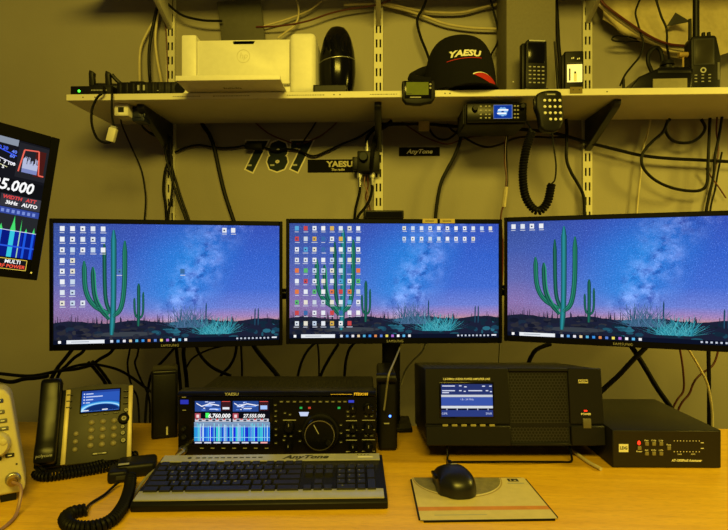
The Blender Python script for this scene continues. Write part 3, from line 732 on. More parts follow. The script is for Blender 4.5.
# keypad handheld
Y = 1.622; s = Y/F; t = thing('handheld_radio', 'black handheld radio with full keypad standing in front of the tall box', 'handheld radio', on_shelf(536.5, Y), .1)
X = lambda px: (px-536.5)*s
Z = lambda py: (CY-py)/F*Y-(ST-CAMZ)
mb = MB(BLACK); mb.prism([(X(525.6), .004), (X(546.5), .004), (X(547.8), Z(80)), (X(547.2), Z(43)), (X(545), Z(41.3)), (X(528), Z(41.6)), (X(526), Z(44)), (X(525.2), Z(80))], 0, .035, .004, 3); mb.box(X(523), X(527), .01, .034, .004, Z(44), .004); mb.build('case', t)
mb = MB(SATIN); mb.box(X(524), X(548.5), -.004, .045, 0, .01, .003); mb.build('stand', t)
mb = MB(GLOSS); mb.box(X(528.2), X(544.8), -.0015, .002, Z(65), Z(45.3), .001); mb.build('screen', t)
mb = MB(SILV); mb.rect(X(529), X(545.5), Z(43.6), Z(42.2), -.0004); mb.build('name_strip', t)
for j in range(5):
    for i in range(4):
        mb = MB(PRG); mb.box(X(529+i*4.4)-.0014, X(529+i*4.4)+.0065, -.0016, .001, Z(69+j*3.9)-.0018, Z(69+j*3.9)+.0022, .0008, 1); mb.build('key', t)
# small device with a lit panel
Y = 1.63; s = Y/F; t = thing('small_receiver', 'small black device with a bright cream lit panel, right of the keypad radio', 'receiver', on_shelf(574.5, Y), -.05)
X = lambda px: (px-574.5)*s
Z = lambda py: (CY-py)/F*Y-(ST-CAMZ)
mb = MB(BLACK); mb.box(X(565), X(583.5), 0, .04, 0, Z(53.5), .004, 3); mb.box(X(563), X(566), .006, .036, .01, Z(56), .003); mb.build('case', t)
mb = MB(mat('lit_cream_panel', 'f0e6a0', .5, emit=.55)); mb.box(X(567.3), X(581.8), -.0015, .002, Z(84.5), Z(67)); mb.use(WHITE); mb.rect(X(573.5), X(576.5), Z(84), Z(76), -.0019); mb.use(PRD); mb.rect(X(574), X(576), Z(76), Z(74), -.0019); mb.rect(X(569), X(570.5), Z(83), Z(71), -.0019); mb.build('display_panel', t)
mb = MB(DGREY); mb.box(X(567.3), X(581.8), -.0012, .002, Z(66.6), Z(64.6)); mb.build('soft_keys', t)
mb = MB(PRW); 
for x, z in ((571.5, 60.8), (573, 60.5), (577, 61.6), (578.6, 61.2)): mb.rect(X(x), X(x+1), Z(z+.7), Z(z-.7), -.0005)
mb.build('indicator_lights', t)
mb = MB(BLACK); mb.cyl((X(561), .02, 0.001), (X(556.8), .02, Z(41)), .0045, .0025); mb.build('antenna', t)
mb = MB(mat('olive_clip', '6a5a20', .5)); p = W(576, 90, YF); mb.box(-.018, .018, -.0022, -.0005, -.014, .0045); mb.use(PRD); mb.disc(-.009, -.004, .002, -.0025, 8); mb.disc(.009, -.004, .002, -.0025, 8)
one('shelf_clip', mb, 'small olive clip plate on the shelf edge below the lit device', 'clip', Vector((p.x, YF, SZ1)), 0, smooth=False)
# things at the right end of the shelf
Y = 1.66; s = Y/F; t = thing('antenna_stub', 'thin black stub antenna standing on the shelf right of the uprights', 'antenna', on_shelf(623.5, Y), 0)
mb = MB(BLACK); mb.lathe([(.008, 0), (.008, .006), (.004, .008), (.004, .044), (.003, .048)], 12); mb.build('whip', t)
mb = MB(CREAM); 
mb.box(-.055, -.01, -.012, .012, 0, .0045, .001); mb.box(-.03, .045, .014, .04, 0, .0045, .001); one('cable_ties', mb, 'flat pale strips lying on the shelf beside the stub antenna', 'strips', on_shelf(617, 1.63), 0)
Y = 1.63; s = Y/F; t = thing('charger_cradle', 'black sloping desktop charger at the right end of the shelf', 'charger', on_shelf(661, Y), -.03)
X = lambda px: (px-661)*s
Z = lambda py: (CY-py)/F*Y-(ST-CAMZ)
mb = MB(SATIN); mb.prism([(X(629.5), 0), (X(690), 0), (X(692), Z(73.5)), (X(688), Z(70.5)), (X(662), Z(70.5)), (X(655), Z(73)), (X(640), Z(79.5))], 0, .1, .004, 3)
mb.use(BLACK); mb.box(X(658), X(689), -.002, .002, Z(77), Z(74), .001); mb.build('body', t)
mb = MB(mat('dull_label', '7c765e', .6)); mb.box(X(653), X(685.5), -.003, .003, .001, Z(82.2), .001); mb.build('front_label', t)
mb = MB(BLACK); x = X(674)
mb.lathe([(.02, 0), (.022, .012), (.016, .014), (.016, .02), (.021, .022), (.018, .034), (.006, .036)], 14, Matrix.Translation((x, .045, Z(70.5)-.002))); mb.box(x-.03, x+.028, .03, .06, Z(70.5)-.004, Z(66.5), .004); mb.build('locking_knob', t)
mb = MB(mat('tan_tape', 'a38a50', .6)); mb.cyl((X(682.5), .03, Z(55.5)), (X(692), .03, Z(55.5)), .0085); mb.cyl((X(687), .03, Z(70.6)-.001), (X(687), .03, Z(55)), .003); mb.build('plug', t)
Y = 1.632; s = Y/F; t = thing('two_way_radio', 'black two-way radio with tall antenna at the far right of the shelf', 'handheld radio', on_shelf(706, Y), -.08)
X = lambda px: (px-706)*s
Z = lambda py: (CY-py)/F*Y-(ST-CAMZ)
mb = MB(BLACK); mb.prism([(X(692.5), 0), (X(719.5), 0), (X(720), Z(62)), (X(716), Z(42)), (X(714), Z(40)), (X(694), Z(40)), (X(692), Z(44))], 0, .045, .004, 3); mb.build('case', t)
mb = MB(DGREY); mb.box(X(694.5), X(713.5), -.002, .002, Z(69), Z(43), .001); mb.build('screen_frame', t)
mb = MB(mat('grey_screen', '2a2820', .35, spec=.2)); mb.box(X(696), X(712), -.0026, .0, Z(67.5), Z(44.5), .0006); mb.build('screen', t)
mb = MB(BLACK); mb.cyl((X(700.5), .024, Z(41)), (X(700.5), .024, .335), .0095, .0085); mb.build('antenna', t)
mb = MB(BLACK); mb.cyl((X(694.8), .024, Z(41)), (X(694.8), .024, Z(20)), .005, .0045); mb.build('short_antenna', t)
for px in (707, 712):
    mb = MB(BLACK); mb.cyl((X(px), .022, Z(40.5)), (X(px), .022, Z(34.5)), .006, .005); mb.use(PRG); mb.ball((X(px), .022, Z(34.3)), .0015, 8, 5); mb.build('volume_knob', t)
mb = MB(PRG); mb.ring(X(703.5), Z(74), .0045, .0085, -.0006, 20); mb.build('navigation_ring', t)
for j in range(3):
    for i in range(3):
        mb = MB(PRG); mb.box(X(696+i*6.3)-.002, X(696+i*6.3)+.0055, -.0014, .001, Z(78.8+j*3.2)-.0012, Z(78.8+j*3.2)+.0016, .0005, 1); mb.build('key', t)
mb = MB(GREY); mb.box(X(716.5), X(718.5), -.001, .002, Z(84), Z(67), .0005); mb.build('side_strip', t)
# pale sheet draped high on the wall at right, with a dark triangle
V = []; Fc = []; nx, nz = 26, 14
xa, xb = W(600, 3, 1.86).x, W(735, 3, 1.86).x
def sheet(u, v, k):
    x = xa+(xb-xa)*u; zt_ = 2.115; low = 1.99-.13*math.sin(PI*min(1, u*.75))-.015*u; z = zt_+(low-zt_)*v
    y = 1.862-.03*v*v-.012*math.sin(u*11+v*4)*v-.010*math.sin(u*23-v*6)*v-k; return (x, y, z)
for k in (0, .004):
    for j in range(nz+1):
        for i in range(nx+1): V.append(sheet(i/nx, j/nz, k))
w_ = nx+1; o_ = w_*(nz+1)
for j in range(nz):
    for i in range(nx):
        a = j*w_+i; Fc += [(a, a+w_, a+w_+1, a+1), (o_+a, o_+a+1, o_+a+w_+1, o_+a+w_)]
for i in range(nx): Fc.append((nz*w_+i, o_+nz*w_+i, o_+nz*w_+i+1, nz*w_+i+1))
for j in range(nz): Fc += [(j*w_, o_+j*w_, o_+(j+1)*w_, (j+1)*w_), (j*w_+nx, (j+1)*w_+nx, o_+(j+1)*w_+nx, o_+j*w_+nx)]
t = MB(mat('beige_sheet', 'b8ab86', .7)); t.add(V, Fc); t = one('plastic_sheet', t, 'crumpled beige sheet with a dark triangle hanging high on the wall at right', 'sheet')
mb = MB(PRD); q = [W(667, 26, 1.80), W(675.5, 12.5, 1.80), W(690.5, 21.5, 1.80)]
V = [tuple(v) for v in q]+[(v.x, v.y+.003, v.z) for v in q]; mb.add(V, [(0, 2, 1), (3, 4, 5), (0, 1, 4, 3), (1, 2, 5, 4), (2, 0, 3, 5)]); mb.build('triangle_patch', t, smooth=False)['label'] = 'dark triangular patch'
# stickers on the wall
def wall_item(px, py): p = W(px, py, YW); p.y = YW-.0004; return p
s = YW/F
mb = MB(mat('sticker_border', 'cfc8b4', .45))
GL = (('7', 254), ('8', 277), ('7', 299.5))
for ch, px in GL: mb.text(ch, (px-276)*s, 0, -.0001, .134, .06, .0125, sx=.98)
mb.use(mat('sticker_slate', '222a34', .7, spec=.08))
for ch, px in GL: mb.text(ch, (px-276)*s, 0, -.0006, .134, .06, .0075, sx=.98)
mb.use(mat('sticker_light', '8e8f88', .4))
for px in (247, 270, 293): mb.box((px-276)*s, (px-275)*s+.012, -.0011, -.0009, -.03, -.024)
one('number_sticker', mb, 'slate sticker of the number 787 with a pale outline on the wall', 'sticker', wall_item(276, 157.5), 0, smooth=False)
mb = MB(mat('sticker_black', '08080a', .7, spec=.06)); mb.box(-28.5*s, 28.5*s, -.001, 0, -6.5*s, 6.5*s)
mb.use(mat('sticker_gold', 'b0a888', .5)); mb.text('YAESU', 4*s, 1.6*s, -.0013, .027, .0, .0012, sx=1.15); mb.text('The radio', 2*s, -3.7*s, -.0013, .012, .1, .0003)
one('name_sticker', mb, 'black wall sticker in capitals beside the antenna switch, overlapping the 787', 'sticker', wall_item(336, 166), 0, smooth=False)
mb = MB(mat('sticker_black', '08080a', .7, spec=.06)); mb.box(-20.3*s, 20.3*s, -.001, 0, -4.4*s, 4.4*s)
mb.use(mat('sticker_white', 'c8c4b8', .5)); mb.text('AnyTone', 0, 0, -.0013, .021, .35, .0006, sx=1.12)
one('name_sticker', mb, 'small black wall sticker in slanted lettering right of the middle upright', 'sticker', wall_item(419.3, 151.7), 0, smooth=False)
# antenna switch
p = W(369, 165, YW); p.y = YW-.0165; s = 1.86/F
t = thing('antenna_switch', 'black rotary antenna switch with silver plugs on the wall beside the middle upright', 'switch', p, 0)
mb = MB(BLACK); mb.box(-11*s, 11*s, -.05, -.0005, -10*s, 10.5*s, .004); mb.box(-16*s, -10*s, -.045, -.012, -8*s, 5*s, .003); mb.build('case', t)
mb = MB(mat('switch_knob', '22282a', .5, spec=.2)); mb.knob(-5*s, 4*s, -.0505, .0165, .018, 18); mb.use(GREY); mb.ring(-5*s, 4*s, .007, .009, -.0347, 18); mb.build('knob', t)
for x, z, d in ((-9, -10, -1), (3.5, -10, -1), (-1.5, 10.5, 1)):
    mb = MB(SILV); mb.cyl((x*s, -.026, z*s), (x*s, -.026, (z+d*5)*s), .009); mb.use(CHROME); mb.cyl((x*s, -.026, (z+d*5)*s), (x*s, -.026, (z+d*14)*s), .0065, .005); mb.build('plug', t)
# ------------------------------------------------------------------ on the desk
DT = DESK+.0004
def on_desk(px, py): p = D(px, py); p.z = DT; return p
def at_desk(px, d): p = C(px, CY, d); p.z = DT; return p
# transceiver
d0 = 1.175; s = d0/F; t = thing('base_transceiver', 'wide black base transceiver with a lit blue spectrum screen behind the keyboard', 'transceiver', at_desk(277, d0), YAW)
X = lambda px: (px-277)*s
Z = lambda py: (CY-py)/F*d0+CAMZ-DT
zt = Z(391.5); zb_ = Z(455.5)
mb = MB(DARKM); mb.box(X(179), X(375), .03, .31, zb_+.002, zt-.03, .004)
mb.use(HOLE)
for k in range(30): mb.box(X(190)+.0125*k, X(190)+.0125*k+.006, .16, .26, zt-.0305, zt-.0298)
mb.build('case', t)
mb = MB(SATIN); mb.box(X(177.5), X(376.5), 0, .034, zb_, zt-.006, .005, 3); mb.prism_x([(.0, zt-.012), (-.006, zt-.007), (.004, zt-.001), (.04, zt), (.04, zt-.012)], X(178), X(376), .001); mb.build('front_panel', t)
for px in (190, 364):
    for y in (.03, .23):
        mb = MB(BLACK); mb.lathe([(.013, 0), (.014, zb_+.003)], 14, Matrix.Translation((X(px), y, 0))); mb.build('foot', t)
mb = MB(PRG); mb.M = RX(-18, (0, -.0068, zt-.0065)); mb.text('YAESU', X(232.5), .002, -.0008, .0082, 0, .0002, sx=1.25); mb.use(mat('gold_print', 'c8a850', .4, .4)); mb.text('FTDX101', X(361), .002, -.0008, .0078, .1, .0002); mb.box(X(331), X(352), -.001, 0, .0015, .0022); mb.build('lettering', t, smooth=False)
x0, x1, z0, z1 = X(194.5), X(270), Z(443.5), Z(400)
mb = MB(GLOSS); mb.box(x0-.006, x1+.006, -.0015, .004, z0-.006, z1+.005, .001); mb.build('screen_frame', t)
mb = MB(PIX); w, h = x1-x0, z1-z0; mb.M = Matrix.Translation((x0, -.0018, z0))
P = lambda c, a, b, e, f, k=1: (mb.paint(c), mb.rect(a*w, b*w, e*h, f*h, -.00012*k))
P('0c0c14', 0, 1, 0, 1, 0); rr = random.Random(11)
for o_ in (0, .5):
    P('2a4a94', o_+.01, o_+.35, .74, .98); P('3a1a20', o_+.36, o_+.48, .76, .98)
    for k in range(14): a = o_+.02+.32*rr.random(); z = .76+.2*rr.random(); P(rr.choice(['c8d8ff', '7aa0f0', 'eef2ff', '5a88e8']), a, min(a+.02+.1*rr.random(), o_+.35), z, z+.02, 2)
    path_pts = [(o_+.03, .93), (o_+.1, .86), (o_+.2, .92), (o_+.33, .88)]
    for (a, b), (c, d) in zip(path_pts, path_pts[1:]): mb.paint('f4f6ff'); mb.poly([(a*w, (b-.012)*h), (c*w, (d-.012)*h), (c*w, (d+.012)*h), (a*w, (b+.012)*h)], -.0005)
    P('a8c8ff' if o_ else 'e8ecf4', o_+.375, o_+.465, .79, .88 if o_ else .84, 2)
    P('ff5a50', o_+.365, o_+.475, .965, .975, 3); P('b8505c', o_+.01, o_+.085, .585, .70, 2); P('f0dadc', o_+.03, o_+.065, .6, .67, 3)
    P('c8ccd8', o_+.01, o_+.485, .505, .575, 2)
    for k in range(5): P('3a4258', o_+.06+.09*k, o_+.1+.09*k, .52, .56, 3); P('e05050', o_+.02+.09*k, o_+.05+.09*k, .55, .575, 4)
mb.paint('ffffff'); mb.text('6.760.000', .33*w, .64*h, -.0006, .0122, .15, .0004); mb.text('27.555.000', .79*w, .64*h, -.0006, .0105, .15, .0003); mb.paint('4aff6a'); mb.rect(.15*w, .2*w, .6*h, .71*h, -.00055)
P('1a3a80', 0, 1, .06, .5, 1); P('7a94b8', 0, 1, .40, .49, 2); P('a8d0e8', 0, 1, .478, .488, 4)
k = 0; a = 0
while a < 1:
    b = min(1, a+rr.uniform(.006, .03)); c = rr.choice(['1a2ae0', '2038d0', '1c60d8', '2a9ad8', '38c0d8', '1a2ac0', '3ad0d0', '2a80e0']); P(c, a, b, .06, .40, 3)
    if rr.random() < .45: P(rr.choice(['d0f4ff', '8ae8f0', '5ad8e8']), a, min(1, a+.008), .06, .40+rr.uniform(.01, .08), 4)
    a = b
P('8ad0f0', 0, 1, .14, .155, 5); P('bcd8e8', 0, 1, .385, .395, 5); P('101a3a', 0, 1, 0, .06, 5)
for k in range(8): P('d8dce8' if k < 7 else 'ffb0a8', .01+.124*k, .1+.124*k, .012, .045, 6)
o = mb.build('screen', t, smooth=False); o['label'] = 'lit screen with two frequencies over a blue spectrum'
kb = lambda px, py, r, hgt, m=SATIN, nm='control_knob', pr=True: None
def knob_at(px, py, r, hgt, m=SATIN, nm='control_knob', mark=True):
    k_ = MB(m); k_.knob(X(px), Z(py), -.0003, r, hgt, 22); 
    if mark: k_.use(PRG); k_.box(X(px)-.0006, X(px)+.0006, -.0003-hgt-.0005, -hgt+.001, Z(py)+r*.25, Z(py)+r*.8)
    k_.build(nm, t)
for r, hh, nm, m in ((.042, .006, 'outer_ring', BLACK), (.0355, .024, 'main_dial', SATIN)):
    k_ = MB(m); k_.knob(X(320.5), Z(432), -.0003, r, hh, 36, .95)
    if nm == 'main_dial':
        k_.use(CHROME); k_.ring(X(320.5), Z(432), .0305, .0322, -.0246, 40); k_.use(BLACK); k_.knob(X(329), Z(439), -.024, .006, .006, 16)
        k_.use(PRG); f = Matrix.Translation((X(320.5), -.0248, Z(432))) @ Matrix.Rotation(-.5, 4, 'Y'); M0 = k_.M; k_.M = f; k_.rect(-.0009, .0009, .004, .026); k_.M = M0
    k_.build(nm, t)
for px, py, r in ((289.5, 426, .0115), (289, 446.5, .0095), (353, 408.5, .008), (368.5, 408, .011), (353, 427, .009), (368.5, 427.5, .011), (353, 447, .009), (368.5, 447, .011)): knob_at(px, py, r, .015)
mb = MB(PIX); mb.paint('c8d4f4'); mb.prism([(X(299), Z(412)), (X(309), Z(412)), (X(307.5), Z(416)), (X(300.5), Z(416))][::-1], -.0012, 0); mb.build('lit_key', t, smooth=False)['label'] = 'pale lit key left of the dial'
mb = MB(PIX); mb.paint('3a44c8'); mb.box(X(348.5), X(354), -.001, .001, Z(402.5), Z(400.2)); mb.build('blue_light', t, smooth=False)
mb = MB(PIX); mb.paint('2c34b0'); mb.box(X(180.5), X(188.5), -.0012, .001, Z(404), Z(399.8)); mb.build('power_key', t, smooth=False)['label'] = 'blue lit power key'
mb = MB(PIX)
for px, c in ((301, '2cb050'), (309.5, 'c8442c'), (339, '2cb050')): mb.paint(c); mb.rect(X(px-1.3), X(px+1.3), Z(408.8), Z(406.8), -.0005)
mb.build('status_lights', t, smooth=False)
for px in [281.5, 288, 294.5, 301, 307.5, 314, 320.5, 327, 333, 339.5, 345]:
    mb = MB(DGREY); mb.box(X(px)-.005, X(px)+.005, -.002, .001, Z(402.6), Z(400.4), .0006, 1); mb.use(PRG); mb.rect(X(px)-.003, X(px)+.003, Z(401.9), Z(401.2), -.0022); mb.build('button', t)
for px in (348, 353.5, 366, 371.5):
    for py in (411.5, 416, 435.5):
        mb = MB(DGREY); mb.box(X(px)-.0045, X(px)+.0045, -.002, .001, Z(py)-.003, Z(py)+.003, .0006, 1); mb.use(PRG); mb.rect(X(px)-.002, X(px)+.002, Z(py)-.0006, Z(py)+.0006, -.0022); mb.build('button', t)
for px, py in [(275.5, 405), (276, 411), (275.5, 416), (276, 421), (276, 429), (276, 435), (276, 443), (285, 413), (290, 414.5), (285, 436), (291, 436), (284, 440), (300, 431), (300, 441), (341, 425), (341, 433), (341, 442)]:
    mb = MB(DGREY); mb.box(X(px)-.0035, X(px)+.0035, -.002, .001, Z(py)-.0025, Z(py)+.0025, .0006, 1); mb.use(PRG); mb.rect(X(px)-.002, X(px)+.002, Z(py)-.0005, Z(py)+.0007, -.0022); mb.build('button', t)
mb = MB(PRG)
for k in range(7): mb.rect(X(200)+k*.0235, X(200)+k*.0235+.008, Z(448.5), Z(447.7), -.0004)
for py in (421, 430.5, 440.5, 452): mb.rect(X(346), X(357), Z(py), Z(py-.8), -.0004); mb.rect(X(362), X(375), Z(py-.5), Z(py-1.2), -.0004)
mb.rect(X(283), X(296), Z(420.5), Z(419.6), -.0004); mb.rect(X(182), X(186), Z(397.5), Z(396.8), -.0004); mb.rect(X(182.5), X(186), Z(410.5), Z(409.8), -.0004)
mb.build('panel_print', t, smooth=False)
for py in (428.5, 437):
    mb = MB(BLACK); mb.knob(X(183.8), Z(py), -.0003, .0065, .004, 16); mb.use(HOLE); mb.disc(X(183.8), Z(py), .0032, -.0047, 12); mb.build('socket', t)
mb = MB(CHROME); mb.knob(X(183.5), Z(449.5), -.0003, .0095, .016, 18); mb.use(mat('brass', 'b0904a', .3, .9)); mb.knob(X(183.5), Z(449.5), -.016, .007, .02, 16); mb.build('microphone_plug', t)
# black unit behind on the right of the transceiver
t = thing('power_supply', 'black upright unit with a blue light, between transceiver and amplifier', 'power supply', at_desk(384.5, 1.235), YAW)
s2 = 1.235/F; hh = (CY-378)/F*1.235+CAMZ-DT
mb = MB(BLACK); mb.box(-6*s2, 13*s2, 0, .2, 0.001, hh, .008, 3); mb.build('case', t)
mb = MB(BLACK); mb.cyl((-8*s2, -.002, hh+.0005), (11*s2, -.002, hh+.0005), .011); mb.build('top_roll', t)
mb = MB(LEDB); mb.ball((5.5*s2, -.0008, (CY-416)/F*1.235+CAMZ-DT), .0028, 10, 7); mb.use(PRG); mb.rect(-.001, .011, (CY-424)/F*1.235+CAMZ-DT, (CY-422.8)/F*1.235+CAMZ-DT, -.0004); mb.build('blue_light', t)
# black speaker tower left of the transceiver
t = thing('speaker_tower', 'narrow black upright speaker between the desk phone and the transceiver', 'speaker', at_desk(164.5, 1.325), .36)
s2 = 1.325/F
mb = MB(SATIN); mb.box(-12.5*s2, 12.5*s2, 0, .085, 0, .168, .005, 3); mb.build('case', t)
mb = MB(BLACK); mb.box(-10.5*s2, 10.5*s2, -.002, .002, .012, .158, .002); mb.build('grille', t)
mb = MB(SILV); mb.box(.004, .008, -.003, 0, .01, .03); mb.build('base_highlight', t)  # silver sliver modelled in place of the bright highlight near the base
# keyboard
pL, pR = D(130, 513), D(388, 509.5); dv = pR-pL; rz = math.atan2(dv.y, dv.x); KW = dv.length; KD = .168
t = thing('keyboard', 'silver and black computer keyboard in front of the transceiver', 'keyboard', Vector(((pL+pR)/2).to_tuple()[:2]+(DT,)), rz)
tilt = 7.5
mb = MB(BLACK); mb.M = RX(tilt, (0, 0, 0)); x = KW/2; mb.prism_x([(.0, .0005), (0, .012), (.008, .0165), (KD, .0165), (KD, .0005)], -x, x, .002); mb.build('base', t)
mb = MB(BLACK); 
for xx in (-x+.05, x-.05): mb.box(xx-.012, xx+.012, KD-.02, KD-.008, 0, (KD-.02)*math.tan(math.radians(tilt))+.001)
mb.build('riser_feet', t)
mb = MB(SILV); mb.M = RX(tilt, (0, 0, .0165)); 
mb.box(-x+.003, x-.006, .004, .034, 0, .0026, .001); mb.build('palm_strip', t)
mb = MB(SILV); mb.M = RX(tilt, (0, 0, .0165)); mb.box(-x+.004, x-.006, KD-.028, KD-.002, 0, .003, .001); mb.use(PRD); mb.M = mb.M @ Matrix.Translation((0, 0, .0033)) @ Matrix.Rotation(-PI/2, 4, 'X')
mb.disc(-x+.058, -(-(KD-.015)) if False else (KD-.015), .004, 0, 14)
for k in range(11): mb.rect(-x+.07+.0125*k, -x+.0785+.0125*k, KD-.0172, KD-.0132)
mb.text('AnyTone', x-.155, KD-.016, -.0002, .019, .35, .0007, sx=1.25)
mb.use(WHITE); mb.rect(x-.05, x-.02, KD-.021, KD-.0165, -.0003); mb.use(PRD)
for k in range(4): mb.disc(x-.05+.007*k, KD-.009, .0014, -.0001, 8)
mb.build('media_strip', t, smooth=False)
u = (KW-.022)/22.75; KM = RX(tilt, (0, 0, .0166)); rowz = [KD-.041-.0182*r for r in range(6)]
KEYM = mat('key_black', '18181a', .4); cache = {}; nk = 0; left = []
def key(cx_, cy_, wu, hu=1, ch=None):
    global nk
    kk = (wu, hu)
    wq, hq = wu*u-.0022, hu*.0182-.003
    mb_ = MB(KEYM); mb_.M = KM @ Matrix.Translation((cx_, cy_, 0))
    V = [(-wq/2, -hq/2, 0), (wq/2, -hq/2, 0), (wq/2, hq/2, 0), (-wq/2, hq/2, 0), (-wq/2+.0016, -hq/2+.001, .006), (wq/2-.0016, -hq/2+.001, .006), (wq/2-.0016, hq/2-.0026, .0066), (-wq/2+.0016, hq/2-.0026, .0066)]
    mb_.add(V, [(3, 2, 1, 0), (4, 5, 6, 7), (0, 1, 5, 4), (1, 2, 6, 5), (2, 3, 7, 6), (3, 0, 4, 7)])
    if ch:
        mb_.use(PRG); mb_.M = mb_.M @ Matrix.Translation((0, 0, .0068)) @ Matrix.Rotation(-PI/2, 4, 'X'); mb_.text(ch, -wq*.18, hq*.1, 0, .0052)
    mb_.build('key', t, smooth=False)
X0 = -x+.009
def row(r, widths, start=0., chars=None):
    c = X0+start*u
    for i, wu in enumerate(widths):
        if wu > 0: key(c+wu*u/2, rowz[r], wu, 1, chars[i] if chars and i < len(chars) and chars[i] != ' ' else None)
        c += abs(wu)*u
row(0, [1, -1, 1, 1, 1, 1, -.5, 1, 1, 1, 1, -.5, 1, 1, 1, 1]); row(1, [1]*13+[2], 0, '`1234567890-='); row(2, [1.5]+[1]*12+[1.5], 0, ' QWERTYUIOP[]'); row(3, [1.75]+[1]*11+[2.25], 0, ' ASDFGHJKL;')
row(4, [2.25]+[1]*10+[2.75], 0, ' ZXCVBNM,./'); row(5, [1.5, 1.25, 1.25, 6.25, 1.25, 1.25, 2.25])
row(1, [1, 1, 1], 15.25); row(2, [1, 1, 1], 15.25); row(4, [1], 16.25); row(5, [1, 1, 1], 15.25)
row(1, [1, 1, 1, 1], 18.5, ' /*-'); row(2, [1, 1, 1], 18.5, '789'); row(3, [1, 1, 1], 18.5, '456'); row(4, [1, 1, 1], 18.5, '123'); row(5, [2, 1], 18.5, '0.')
key(X0+22*u, (rowz[2]+rowz[3])/2, 1, 2); key(X0+22*u, (rowz[4]+rowz[5])/2, 1, 2)
# mouse pad and mouse
q = [D(419, 523), D(560, 521), D(525, 479), D(410, 479)]; c = sum(q, Vector())/4; c.z = DT
t = thing('mouse_pad', 'cream printed mouse pad with an orange stripe and dark arc on the desk', 'mouse pad', c, 0)
bm = bmesh.new(); vs = [bm.verts.new((v.x-c.x, v.y-c.y, 0)) for v in q]; f = bm.faces.new(vs)
bmesh.ops.bevel(bm, geom=list(bm.verts), offset=.008, segments=4, affect='VERTICES'); r_ = bmesh.ops.extrude_face_region(bm, geom=list(bm.faces))
for e in r_['geom']:
    if isinstance(e, bmesh.types.BMVert): e.co.z = .0028
bmesh.ops.recalc_face_normals(bm, faces=list(bm.faces))
mb = MB(BLACK); mb.addbm(bm); mb.build('rubber_base', t, smooth=False)
def onpad(uu, vv, k): a = q[0].lerp(q[1], uu); b = q[3].lerp(q[2], uu); p_ = a.lerp(b, vv)-c; return (p_.x, p_.y, .003+.00012*k)
PADM = mat('pad_cream', 'c4b68a', .6, var=.05); mb = MB(PADM)
def pq(m, pts, k): mb.use(m); mb.add([onpad(a, b, k) for a, b in pts], [tuple(range(len(pts)))])
pq(PADM, [(.012, .012), (.988, .012), (.988, .988), (.012, .988)], 0)
pq(mat('pad_orange', 'c08038', .6), [(.012, .2), (.988, .2), (.988, .28), (.012, .28)], 1)
arc = [(.40+.37*math.cos(-a), .988-.46*math.sin(a)) for a in [PI*i/24 for i in range(25)]]
ar2 = [(.40+.385*math.cos(-a), .988-.51*math.sin(a)) for a in [PI*i/24 for i in range(25)]]
pq(mat('pad_tan', 'a08c58', .6), ar2[::-1], 1); pq(mat('pad_pale', 'cfc49c', .6), [(.40+(a-.40)*.965, .988+(b-.988)*.965) for a, b in ar2][::-1], 2)
pq(mat('pad_dark', '77704e', .6, var=.2, scale=90), arc[::-1], 3)
pq(PRD, [(.83, .88), (.92, .88), (.92, .96), (.83, .96)], 2); pq(PADM, [(.85, .9), (.86, .9), (.86, .94), (.85, .94)], 3); pq(PADM, [(.88, .9), (.9, .9), (.9, .92), (.88, .92)], 3); pq(PRG, [(.81, .82), (.95, .82), (.95, .845), (.81, .845)], 2)
pq(PRG, [(.12, .1), (.5, .1), (.5, .115), (.12, .115)], 1)
mb.build('printed_top', t, smooth=False)
p = D(454.5, 489); p.z = DESK+.0038
t = thing('computer_mouse', 'black computer mouse on the dark arc of the mouse pad', 'mouse', p, .16)
def mouse_mesh(zs, shrink=0, y0=-1, y1=1):
    bm = bmesh.new(); bmesh.ops.create_uvsphere(bm, u_segments=32, v_segments=18, radius=1)
    for v in bm.verts:
        x_, y_, z_ = v.co; yy = y_
        wx = .0345*(1-.16*math.exp(-((yy-.15)/.35)**2)+.06*(yy < 0)*-yy)
        xx = math.copysign(abs(x_)**.75, x_); y2 = math.copysign(abs(y_)**.8, y_)
        zt_ = .041*(1-.32*max(0, yy)-.05*yy*yy)
        v.co = (xx*wx-(.007 if x_ < 0 and abs(y_) < .6 else 0)*(abs(x_)), y2*.057, max(0.0, z_)**.62*zt_+(-.0 if z_ > 0 else 0)+.001)
    return bm
mb = MB(mat('mouse_black', '121213', .35)); mb.addbm(mouse_mesh(1)); mb.build('shell', t, angle=70)
mb = MB(SATIN); mb.lathe([(.0095, -.004), (.0105, 0), (.0095, .004)], 18, Matrix.Translation((0, .035, .0285)) @ Matrix.Rotation(PI/2, 4, 'Y')); mb.build('scroll_wheel', t)
mb = MB(SATIN); mb.box(-.0405, -.034, -.006, .022, .019, .026, .002); mb.build('side_button', t)
mb = MB(PRG); mb.M = Matrix.Translation((0, -.01, .0425)) @ Matrix.Rotation(-PI/2, 4, 'X'); mb.rect(-.006, .006, .013, .0165); mb.build('printed_mark', t, smooth=False)
# amplifier
dA = 1.165; s = dA/F; p = C((426+605.3)/2, CY, dA); p.z = DT
t = thing('power_amplifier', 'large black power amplifier with a blue screen and mesh grille on a wire stand', 'amplifier', p, YAW)
hw = (605.3-426)/2*s; zf0 = (CY-445.5)/F*dA+CAMZ-DT; hF = (445.5-369.5)/F*dA; DEP = .275; tl = 7.2
AM = RX(-tl+0, (0, 0, zf0)); AM = Matrix.Translation((0, 0, zf0)) @ Matrix.Rotation(math.radians(-tl), 4, 'X')
